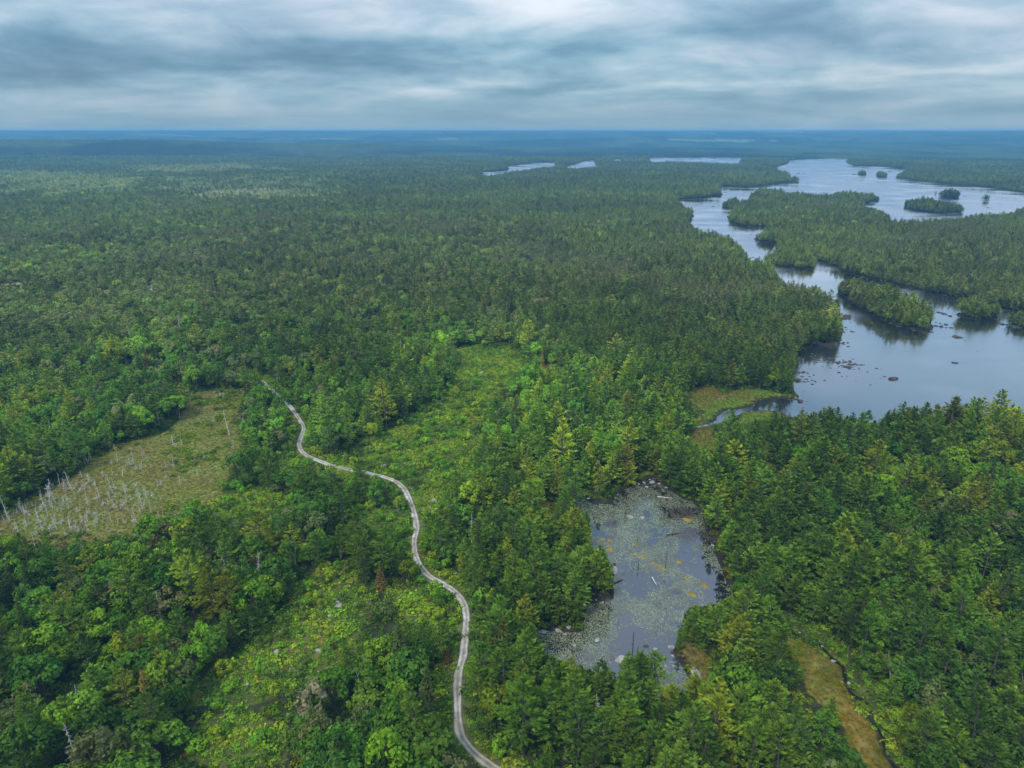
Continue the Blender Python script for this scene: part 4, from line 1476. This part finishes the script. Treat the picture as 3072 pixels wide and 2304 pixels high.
# =====================================================================
# BOG SNAGS
# =====================================================================
SNAG_AT = s3((475, 1050, 110), (510, 1060, 70), (330, 1130, 130), (400, 1035, 90), (580, 1150, 110), (735, 1060, 60), (750, 1170, 70), (820, 1070, 80), (830, 890, 90), (850, 890, 60), (875, 880, 100), (965, 860, 90), (930, 830, 60),
             (1130, 900, 70), (1125, 740, 50), (410, 1190, 80), (370, 1130, 70), (300, 1170, 80), (285, 1310, 130), (380, 1310, 90), (500, 1300, 60), (540, 1260, 50), (570, 1290, 50), (890, 1250, 90), (930, 1170, 100), (955, 1080, 60),
             (985, 1190, 70), (1045, 1230, 60), (1060, 1200, 50), (1490, 680, 140), (1515, 780, 80), (1630, 820, 80), (1390, 600, 40), (590, 1000, 60), (620, 1020, 50), (655, 1110, 70), (795, 1160, 60), (770, 1260, 60), (180, 1330, 80),
             (65, 1240, 130), (115, 1080, 100), (210, 1190, 60), (235, 1190, 50), (15, 1370, 60), (435, 1350, 60), (710, 1090, 50), (735, 950, 50), (800, 950, 50), (865, 940, 40), (1030, 1020, 50), (1170, 580, 60), (1235, 460, 80),
             (1210, 440, 80), (1435, 430, 50), (1455, 440, 40), (1180, 740, 30), (770, 870, 60), (755, 790, 40), (1085, 900, 40), (450, 1120, 45), (470, 1135, 40), (495, 1110, 40), (425, 1140, 60), (680, 960, 40), (640, 1200, 40),
             (690, 1190, 40), (725, 1230, 50), (250, 1340, 60), (150, 1190, 60), (185, 1200, 60), (320, 1220, 40), (525, 1320, 40), (240, 1000, 70), (915, 1110, 50), (1000, 1090, 60), (1170, 1000, 50), (1240, 860, 40), (1330, 840, 30),
             (825, 1130, 60), (860, 1110, 35), (560, 880, 50), (600, 850, 50), (705, 1290, 40), (820, 1260, 40), (130, 1330, 50), (340, 1350, 50))
_q = np.random.default_rng(3)
while len(SNAG_AT) < 210:
    a_, b_ = 1100 * _q.random() ** 1.4, _q.uniform(850, 1345)
    p_ = s3((a_, b_, float(_q.choice((26, 32, 38, 46, 60)))))[0]
    g_ = G(p_[0], p_[1])
    if inside(BOG_SEEN, np.array([g_[0]]), np.array([g_[1]]))[0] and _q.random() < .35 + .65 * (b_ > 1000):
        SNAG_AT.append(p_)
su = np.array([p[0] for p in SNAG_AT]); sv = np.array([p[1] for p in SNAG_AT])
sr = np.random.default_rng(77)
d_ = np.hypot(su[:, None] - LM_U, sv[:, None] - LM_V)
# name each snag by rank in size along the bog's rows
order = np.argsort(su)
rank_u = {int(i): k for k, i in enumerate(order)}
for i, (u, v, hp) in enumerate(SNAG_AT):
    gx, gy = G(u, v)
    hh = hp / 2.16 * slant(u, v) / FPX / .89
    f = int(sr.integers(0, len(SNAGS)))
    base_h = (6, 5, 7, 4, 5.5, 6.5)[f]
    o = link("bog_snag", SNAGS[f])
    a = np.array([gx]); b = np.array([gy])
    o.location = (gx, gy, float(height(a, b, shore(a, b))[0]) - .05)
    s_ = hh / base_h
    wdt = max(s_, .75) * sr.uniform(1.05, 1.5)
    o.scale = (wdt, wdt, s_)
    lean_ = .4 if sr.random() < .14 else .07
    o.rotation_euler = (sr.normal(0, lean_), sr.normal(0, lean_), sr.uniform(0, 6.28))
    look = ("tall " if hh > 5.5 else "short " if hh < 3.2 else "") + ("bushy-twigged " if f in (2, 4) else "sparse-twigged " if f in (0, 5) else "nearly limbless ")
    part = "near" if v > 1500 else "middle of the" if v > 1330 else "far"
    o["label"] = f"{look}bleached dead trunk in the snag bog, {ordinal(rank_u[i]).replace('-nearest', '').replace('nearest', 'first')} from its left end"
    o["category"], o["group"] = "dead tree", "bleached snags standing in the bog"

# =====================================================================
# ROCKS
# =====================================================================
rr_ = np.random.default_rng(31)
ROCK_MESH = {}


def rock_mesh(k, mat):
    key = (k, mat.name)
    if key not in ROCK_MESH:
        ROCK_MESH[key] = mesh_from("rock", *ROCKS[k], [mat], smooth_shade=False)
    return ROCK_MESH[key]


def put_rock(u, v, wpx, name, mat, label, group, stretch=1.0, tallness=1.0, turn=None, k=None, sink=.12, cat="rock"):
    gx, gy = G(u, v)
    w = wpx * slant(u, v) / FPX
    a, b = np.array([gx]), np.array([gy])
    sd = shore(a, b)
    z = max(float(height(a, b, sd)[0]), 0.0)
    o = link(name, rock_mesh(int(rr_.integers(0, 5)) if k is None else k, mat))
    s = w / 2 * 1.12
    o.scale = (s, s * stretch, s * tallness)
    o.rotation_euler = (0, 0, rr_.uniform(0, 6.28) if turn is None else turn)
    o.location = (gx, gy, z - sink * s)
    tag(o, label, cat, group)
    return o


def rock_row(rows, conv_px, name, mats, place, group, noun="rock", tall=(.6, 1.0), named=None):
    """rows (u, v, width): labels rank the rocks of one place by size and position"""
    us = np.array([r[0] for r in rows])
    order_ = {int(i): k for k, i in enumerate(np.argsort(us))}
    for i, row in enumerate(rows):
        u, v, w = row[:3]
        mat = mats[i % len(mats)]
        tone = "pale" if mat is MAT_PALE_ROCK else "dark" if mat is MAT_WET_ROCK else "grey"
        st = rr_.uniform(.7, 1.3)
        sizew = "large" if w * conv_px > 22 else "small" if w * conv_px < 9 else "mid-sized"
        nm = named.get(i) if named else None
        pos = ordinal(order_[i]).replace("-nearest", "").replace("nearest", "first")
        label = nm or f"{sizew} {tone} {noun} {place}, {pos} from the left"
        put_rock(u, v, w * conv_px, name, mat, label, group, st, rr_.uniform(*tall))


POND_ROCKS = sp((212, 1238, 40), (545, 1290, 70), (615, 1305, 50), (725, 1290, 40), (735, 1330, 35), (733, 1352, 25), (805, 1363, 15), (660, 1365, 30), (860, 1560, 60),
                (248, 985, 35), (287, 965, 45), (203, 970, 30), (445, 390, 55), (410, 370, 30), (525, 402, 40), (810, 1140, 20), (757, 1128, 15), (590, 1050, 15), (1005, 590, 25), (870, 370, 20), (660, 1100, 14), (655, 1120, 12), (945, 1450, 20))
put_rock(1863, 1975, 41, "boulder", MAT_PALE_ROCK, "flat-topped square grey-pink boulder standing in the pond", "boulders in and around the pond", .8, .9, .5, 0, .05, "boulder")
put_rock(2082, 2018, 58, "boulder", MAT_ROCK, "long pale slab boulder sloping into the pond's narrow foot", "boulders in and around the pond", .5, .75, 1.9, 1, .1, "boulder")
put_rock(1845, 1716, 24, "boulder", MAT_ROCK, "upright grey boulder on the pond's road-side point", "boulders in and around the pond", 1.6, 1.5, .2, 2, .1, "boulder")
put_rock(1626, 1894, 42, "boulder", MAT_ROCK, "broad grey boulder at the head of the pond's dark cove", "boulders in and around the pond", .7, .7, .1, 3, .1, "boulder")
rock_row(POND_ROCKS, .434, "boulder", [MAT_ROCK, MAT_WET_ROCK, MAT_ROCK], "standing in the pond", "boulders in and around the pond", "boulder",
         named={0: "round whitish boulder standing alone in the lily pads", 12: "dark boulder in the pond's far reach, beside a mossy one"})
SHORE_ROCKS = sp((150, 270, 25), (230, 325, 25), (335, 295, 30), (550, 185, 30), (590, 155, 40), (620, 130, 25), (640, 165, 30), (535, 155, 30), (325, 95, 40), (370, 125, 55), (575, 135, 22), (605, 165, 22), (1195, 910, 25), (830, 248, 15), (900, 330, 16), (690, 190, 22), (500, 165, 26), (465, 175, 22)) + \
    s7((1410, 770, 40), (1450, 790, 30), (1490, 820, 25), (1470, 750, 35), (1510, 862, 25), (1380, 760, 25), (1430, 820, 22))
rock_row(SHORE_ROCKS, .44, "boulder", [MAT_ROCK, MAT_ROCK, MAT_WET_ROCK], "on the pond's edge", "stones along the pond's edge", "stone")
LAKE_ROCKS = s5((735, 1160, 44), (825, 1165, 74), (890, 1165, 25), (915, 1160, 12), (905, 1072, 15), (890, 1100, 25), (940, 1098, 20), (905, 1020, 40), (1050, 1108, 12), (1075, 1110, 12), (1095, 1118, 25), (825, 1250, 30), (860, 1270, 40),
                (900, 1265, 30), (930, 1280, 30), (905, 1290, 30), (880, 1285, 20), (960, 1280, 20), (870, 1235, 10), (990, 1282, 20), (1005, 1280, 10), (945, 1305, 20), (975, 1310, 12), (850, 1235, 8), (760, 1265, 15), (740, 1255, 15),
                (720, 1245, 12), (715, 1220, 20), (770, 1260, 10), (710, 1235, 12), (890, 1255, 16), (915, 1278, 22), (885, 1270, 18), (935, 1292, 16), (870, 1262, 14), (920, 1300, 14))
NEAR_ROCKS = s5((640, 1325, 25), (660, 1345, 20), (685, 1360, 30), (715, 1365, 25), (735, 1375, 25), (700, 1345, 15), (670, 1375, 20), (655, 1360, 15), (625, 1365, 40), (675, 1320, 12), (640, 1300, 10), (670, 1425, 12), (665, 1440, 8),
                (685, 1485, 10), (645, 1480, 30), (630, 1470, 20))
MID_ROCKS = s5((1160, 1355, 50), (1115, 1345, 18), (1095, 1355, 10), (1070, 1300, 22), (1095, 1305, 10), (1040, 1392, 22), (960, 1370, 8), (880, 1343, 12), (910, 1343, 8), (1020, 1320, 12), (1505, 1268, 30), (1630, 1205, 10),
               (1525, 1127, 40), (1560, 1145, 10), (1510, 1115, 15))
ISLAND_ROCKS = s5((1400, 1065, 30), (1430, 1070, 40), (1460, 1075, 20), (1380, 1100, 20), (1400, 1045, 15), (1380, 985, 20), (1410, 990, 20), (1445, 1000, 50), (1475, 1010, 20), (1500, 1045, 12), (1490, 1075, 10), (1760, 1055, 30),
                  (1800, 1060, 30), (1850, 1070, 50), (1870, 1080, 20), (1830, 1050, 20), (1120, 825, 30), (1000, 795, 30), (1080, 835, 15), (845, 860, 15), (860, 850, 15), (1530, 1010, 20), (1200, 1068, 26), (1280, 1090, 26), (1150, 1050, 18))
UPPER_ROCKS = s5((640, 222, 30), (668, 222, 12), (690, 285, 12), (615, 268, 30), (945, 228, 50), (1155, 215, 40), (240, 325, 25), (345, 328, 10), (170, 405, 30), (200, 400, 15), (1560, 348, 10), (1590, 403, 12), (1695, 412, 20),
                 (1560, 430, 8), (1040, 382, 20), (1000, 390, 20), (380, 560, 15), (375, 690, 20), (390, 685, 15), (400, 695, 12), (365, 685, 12))
_q = np.random.default_rng(19)
for _c in ((900, 1275, 55, 22, 26), (690, 1355, 35, 18, 12), (850, 1170, 40, 14, 8), (1440, 1062, 50, 14, 10), (740, 1250, 30, 16, 10), (895, 1080, 22, 26, 8)):
    for _k in range(_c[4]):
        LAKE_ROCKS += s5((_c[0] + _q.normal(0, _c[2]), _c[1] + _q.normal(0, _c[3]), float(_q.uniform(8, 20))))
LAKE_ROCKS = [p for p in LAKE_ROCKS if p[2] > 0]
LK = "rocks breaking the lake surface"
rock_row(LAKE_ROCKS, .62, "lake_rock", [MAT_WET_ROCK], "in the rock shoal off the wooded point", LK, "rock", (.7, 1.1),
         {0: "rounded pale-topped boulder in the notch of the lake's wooded point", 1: "broad humped boulder on the lake's wooded point"})
rock_row(NEAR_ROCKS, .62, "lake_rock", [MAT_WET_ROCK], "along the shore by the marsh inlet", LK, "rock", (.7, 1.1))
rock_row(MID_ROCKS, .62, "lake_rock", [MAT_WET_ROCK], "alone in the open lower lake", LK, "rock", (.5, .8))
rock_row(ISLAND_ROCKS, .5424, "lake_rock", [MAT_WET_ROCK], "around the lower lake islands", LK, "rock", (.6, .9))
rock_row(UPPER_ROCKS, .5424, "lake_rock", [MAT_WET_ROCK], "in the upper lake and channel", LK, "rock", (.5, .8))
CLEAR_ROCKS = s4((905, 275, 40), (995, 285, 18), (535, 715, 40), (415, 740, 22), (540, 820, 18), (655, 475, 26), (740, 470, 24), (280, 870, 50), (320, 875, 30), (815, 575, 14), (635, 585, 14), (740, 655, 18), (625, 760, 16), (850, 380, 16),
                 (905, 380, 16), (830, 430, 14), (945, 550, 14), (915, 1010, 14), (575, 1150, 40), (535, 1165, 30))
put_rock(*s4((597, 1105))[0], 30, "outcrop", MAT_PALE_ROCK, "long white ledge of bare rock beside the road bend", "rock outcrops in the clearings", 2.2, .5, 0.35, 3, .1, "rock outcrop")
rock_row(CLEAR_ROCKS, .60, "outcrop", [MAT_PALE_ROCK], "in the open green clearing", "rock outcrops in the clearings", "rock", (.5, .9))
ROCKY = s6((2205, 610, 70), (2140, 690, 60), (2040, 705, 32), (2060, 915, 50), (2118, 915, 60), (1755, 995, 34), (1775, 1020, 44), (1890, 1040, 34), (1950, 1035, 40), (1790, 925, 60), (1830, 885, 34), (2090, 640, 30), (1600, 1140, 26))
rock_row(ROCKY, .60, "outcrop", [MAT_PALE_ROCK], "in the rocky clearing", "rock outcrops in the clearings", "rock", (.45, .8))
VERGE = s7((738, 420, 32), (670, 480, 50), (645, 505, 30), (625, 545, 60), (600, 530, 34), (685, 640, 36), (708, 712, 24), (850, 525, 26), (1205, 1170, 32), (640, 470, 26)) + s4((455, 1025, 14), (490, 990, 14), (470, 1080, 16), (505, 1300, 14))
rock_row(VERGE, .463, "verge_stone", [MAT_PALE_ROCK, MAT_ROCK], "on the road verge", "stones along the road verge", "stone", (.35, .7))
BROOK_ROCKS = s8((780, 815, 40), (835, 840, 32), (835, 858, 32), (890, 835, 26), (870, 820, 18), (740, 765, 18), (760, 780, 14), (980, 963, 26), (1075, 1105, 22), (700, 785, 12), (905, 870, 14), (1175, 1290, 14), (1140, 1320, 14), (680, 765, 14), (800, 835, 18))
rock_row(BROOK_ROCKS, .463, "brook_stone", [MAT_PALE_ROCK, MAT_ROCK], "in the brook", "stones in the brook beside the orange bog", "stone", (.4, .6))
MARSH_ROCKS = sm((1290, 325, 18), (1320, 340, 15), (1340, 335, 12), (1465, 315, 15), (1620, 325, 20), (1400, 370, 18), (1330, 430, 30), (830, 585, 20), (800, 650, 60), (630, 665, 35), (1840, 380, 50), (1790, 345, 40), (1840, 340, 35), (1920, 395, 20), (1885, 265, 22), (1250, 350, 12), (1100, 345, 12))
rock_row(MARSH_ROCKS, .2712, "marsh_stone", [MAT_ROCK, MAT_PALE_ROCK], "at the grassy marsh inlet", "stones at the marsh inlet", "stone", (.4, .7))

# =====================================================================
# POND: MOSS MOUNDS, LILY PADS, POLES, LOGS
# =====================================================================
MOUNDS = sp((240, 545, 55), (297, 555, 45), (297, 612, 60), (268, 575, 25), (228, 572, 22), (465, 580, 38), (421, 633, 28), (457, 650, 32), (491, 667, 34), (533, 667, 50), (597, 708, 36), (641, 731, 40), (675, 752, 40),
            (632, 757, 25), (838, 413, 72), (779, 704, 50), (831, 820, 42), (905, 845, 35), (950, 868, 55), (869, 929, 65), (564, 845, 18))
mr_ = np.random.default_rng(8)


def mound_mesh(r):
    m, k = 18, 5
    v, f = [], []
    ph = r.uniform(0, 6.28, 3)
    for i in range(k):
        t = i / (k - 1)
        for j in range(m):
            a = 6.283 * j / m
            ra = (1 + .16 * math.sin(2 * a + ph[0]) + .12 * math.sin(3 * a + ph[1]) + .08 * math.sin(5 * a + ph[2])) * (1 - t * .93)
            v.append((ra * math.cos(a), ra * math.sin(a), -.12 + .38 * (1 - (1 - t) ** 2.2) + r.normal(0, .02)))
    for i in range(k - 1):
        for j in range(m):
            j2 = (j + 1) % m
            f.append((i * m + j, i * m + j2, (i + 1) * m + j2, (i + 1) * m + j))
    return mesh_from("moss", np.array(v), np.array(f, np.int32), [MAT_MOSS], smooth_shade=True)


MOUND_MESH = [mound_mesh(mr_) for _ in range(5)]
mu = np.argsort([p[0] for p in MOUNDS])
mrank = {int(i): k for k, i in enumerate(mu)}
for i, (u, v, w) in enumerate(MOUNDS):
    gx, gy = G(u, v)
    o = link("moss_mound", MOUND_MESH[i % 5])
    s = w * .434 * slant(u, v) / FPX / 2
    o.scale, o.location, o.rotation_euler = (s, s * .9, s * .75), (gx, gy, 0.0), (0, 0, mr_.uniform(0, 6.28))
    sz = "large" if w > 48 else "small" if w < 30 else "mid-sized"
    pos = ordinal(mrank[i]).replace("-nearest", "").replace("nearest", "first")
    tag(o, f"{sz} orange-yellow moss mound in the pond, {pos} from the left", "moss mound", "moss mounds floating in the pond")


def lily_pads():
    n = 200000
    x = rng.uniform(POND[:, 0].min(), POND[:, 0].max(), n)
    y = rng.uniform(POND[:, 1].min(), POND[:, 1].max(), n)
    u, v, _ = project(x, y, np.zeros(n))
    wx, wy = x + 5 * (fbm(x / 6, y / 6, 145, 3) - .5), y + 7 * (fbm(x / 6 + 9, y / 6, 146, 3) - .5)
    dens = .5 + 1.25 * (fbm(wx / 9.0, wy / 13.0, 141, 5) - .5)
    fine_ = fbm(wx / 1.3, wy / 1.9, 143, 4)
    bare = smooth(1990, 2040, u) * smooth(1840, 1880, v) + smooth(2110, 2160, u) * smooth(1700, 1760, v) + .5 * smooth(1500, 1460, v)
    m = (shore(x, y) < -.4) & (dens * .62 + fine_ * .38 - .10 * np.clip(bare, 0, 1) > .440 + rng.normal(0, .045, n))
    x, y, u, v, dens = x[m], y[m], u[m], v[m], dens[m]
    n = len(x)
    brown = np.zeros(n, bool)
    for (a, b, c, d) in ((2045, 1540, 55, 22), (2075, 1605, 60, 24), (2052, 1668, 30, 14), (1836, 1572, 28, 12), (1878, 1722, 22, 8), (2030, 1778, 22, 8)):
        brown |= ((u - a) / c) ** 2 + ((v - b) / d) ** 2 < rng.uniform(.3, 1.3, n)
    brown |= rng.random(n) < .10 + .3 * smooth(.52, .62, fbm(x / 4, y / 5, 149, 3))
    s = rng.uniform(.05, .15, n)
    k = 5
    ang = np.linspace(0, 2 * math.pi, k, endpoint=False)[None, :] + rng.uniform(0, 6.28, (n, 1))
    rad = s[:, None] * rng.uniform(.8, 1.2, (n, k))
    vx = np.concatenate([x[:, None], x[:, None] + np.cos(ang) * rad], 1)
    vy = np.concatenate([y[:, None], y[:, None] + np.sin(ang) * rad], 1)
    vz = np.repeat((0.012 + .02 * rng.random(n))[:, None], k + 1, 1)
    V = np.stack([vx, vy, vz], -1).reshape(-1, 3)
    base = (np.arange(n) * (k + 1))[:, None]
    F_ = np.concatenate([np.stack([base[:, 0], base[:, 0] + 1 + j, base[:, 0] + 1 + (j + 1) % k], 1) for j in range(k)])
    col = np.array((0.195, 0.222, 0.130)) * rng.uniform(.5, 1.3, (n, 1)) * (.7 + .6 * fbm(x / 3, y / 4, 151, 3))[:, None] * np.array([1, 1, 1.0])
    col[brown] = np.array((0.085, 0.062, 0.045)) * rng.uniform(.6, 1.3, (int(brown.sum()), 1))
    m2, nn, ll = new_mat("lily_pad")
    out = N(nn, "ShaderNodeOutputMaterial")
    at = N(nn, "ShaderNodeAttribute", attribute_type="GEOMETRY", attribute_name="pad_tone")
    b = N(nn, "ShaderNodeBsdfPrincipled")
    b.inputs["Roughness"].default_value = .45
    ll.new(at.outputs["Color"], b.inputs["Base Color"])
    ll.new(b.outputs[0], out.inputs[0])
    me = mesh_from("lily_pads", V, F_.astype(np.int32), [m2])
    a = me.attributes.new("pad_tone", "FLOAT_COLOR", "FACE")
    c4 = np.ones((len(F_), 4), np.float32)
    c4[:, :3] = np.tile(col, (k, 1))
    a.data.foreach_set("color", c4.ravel())
    tag(link("lily_pads", me), "pale green lily pads floating in drifts on the pond", None, None, "stuff")


lily_pads()

POLES = sp((490, 560, 30), (683, 745, 115), (492, 760, 52), (460, 1245, 55), (650, 420, 30), (685, 240, 40), (730, 265, 40), (455, 1330, 60), (490, 1340, 50))
POLE_WORDS = ["short dark stump pole among the orange moss mounds", "tall bare pole standing in the middle of the pond", "dark broken stub beside fallen branches in mid pond", "thin dead stem in the lower lily pads",
              "low forked stump in the pond's far reach", "short pole by the pond's far rocky tip", "short pole near the pond's far side bank", "thin leaning stem near the flat-topped boulder", "thin stem beside the paired boulders"]
for (u, v, hp), lb in zip(POLES, POLE_WORDS):
    gx, gy = G(u, v)
    hh = hp * .434 * slant(u, v) / FPX / .84
    q = np.array([(0, 0, -.6), (.02, .03, hh * .5), (.06 * hh * .3, 0, hh)])
    parts = [tube(q, [.11, .09, .05], 6)]
    for s in range(3):
        a = mr_.uniform(0, 6.28)
        zz = hh * mr_.uniform(.2, .8)
        parts.append(tube([(0, 0, zz), (math.cos(a) * .5, math.sin(a) * .5, zz + .15)], [.04, .015], 4))
    o = link("standing_pole", mesh_from("standing_pole", *join(parts), [MAT_DARKWOOD]))
    o.location = (gx, gy, 0)
    tag(o, lb, "dead tree", "dead poles standing in the pond")

LOGS = [(*sp((312, 862), (392, 828)), MAT_DARKWOOD, "dark fallen trunk reaching from the pond's road-side point"), (*sp((690, 522), (775, 508)), MAT_DARKWOOD, "mossy log floating in the pond's far half"),
        (*sp((628, 256), (735, 268)), MAT_DEAD, "grey log lying across the pond's far end"), (*sp((590, 815), (622, 870)), MAT_DEAD, "pinkish bent log floating among the lily pads"),
        (*s7((1745, 1480), (1820, 1400)), MAT_DEAD, "bare grey fallen trunk at the pines' edge above the bottom"), (*s7((460, 1195), (482, 1245)), MAT_DEAD, "white fallen trunk in the bushes beside the road"),
        (*s6((1930, 1040), (1948, 1090)), MAT_DEAD, "pale log lying on the rocky clearing"), (*s3((1118, 755), (1152, 738)), MAT_DEAD, "white log lying on the open bog"),
        (*s7((2140, 1450), (2212, 1462)), MAT_DEAD, "pale fallen trunk lying under the pond-side pines")]
for (u0, v0), (u1, v1), mt, lb in LOGS:
    p0, p1 = np.array(G(u0, v0)), np.array(G(u1, v1))
    pts = []
    for t in np.linspace(0, 1, 5):
        p = p0 * (1 - t) + p1 * t
        a, b = np.array([p[0]]), np.array([p[1]])
        zz = max(float(height(a, b, shore(a, b))[0]), 0.0)
        pts.append((p[0], p[1], zz + .14 + mr_.uniform(0, .08)))
    pts = np.array(pts)
    o0 = pts[0].copy()
    parts = [tube(pts - o0, [.20, .18, .15, .12, .07], 6)]
    for s in range(5):
        q = pts[mr_.integers(1, 4)] - o0
        e = q + np.array([mr_.normal(0, .7), mr_.normal(0, .7), mr_.uniform(.1, .5)])
        parts.append(tube([q, e], [.05, .02], 4))
    o = link("fallen_log", mesh_from("fallen_log", *join(parts), [mt]))
    o.location = o0
    tag(o, lb, "log", "fallen logs")

# =====================================================================
# HAZE
# =====================================================================
def build_haze():
    x0, x1, y0, y1, z0, z1 = -42000, 42000, -3000, 42000, -4.0, 129.0
    v = np.array([(x, y, z) for z in (z0, z1) for y in (y0, y1) for x in (x0, x1)])
    f = np.array([(0, 2, 3, 1), (4, 5, 7, 6), (0, 1, 5, 4), (2, 6, 7, 3), (0, 4, 6, 2), (1, 3, 7, 5)], np.int32)
    m, n, l = new_mat("haze_air")
    out = N(n, "ShaderNodeOutputMaterial")
    pv = N(n, "ShaderNodeVolumePrincipled")
    pv.inputs["Color"].default_value = (0.19, 0.53, 0.90, 1)
    pv.inputs["Density"].default_value = 0.00014
    pv.inputs["Anisotropy"].default_value = 0.0
    l.new(pv.outputs[0], out.inputs["Volume"])
    o = link("haze", mesh_from("haze", v, f, [m]))
    tag(o, "thin blue summer haze over the distant woods", None, None, "stuff")


build_haze()
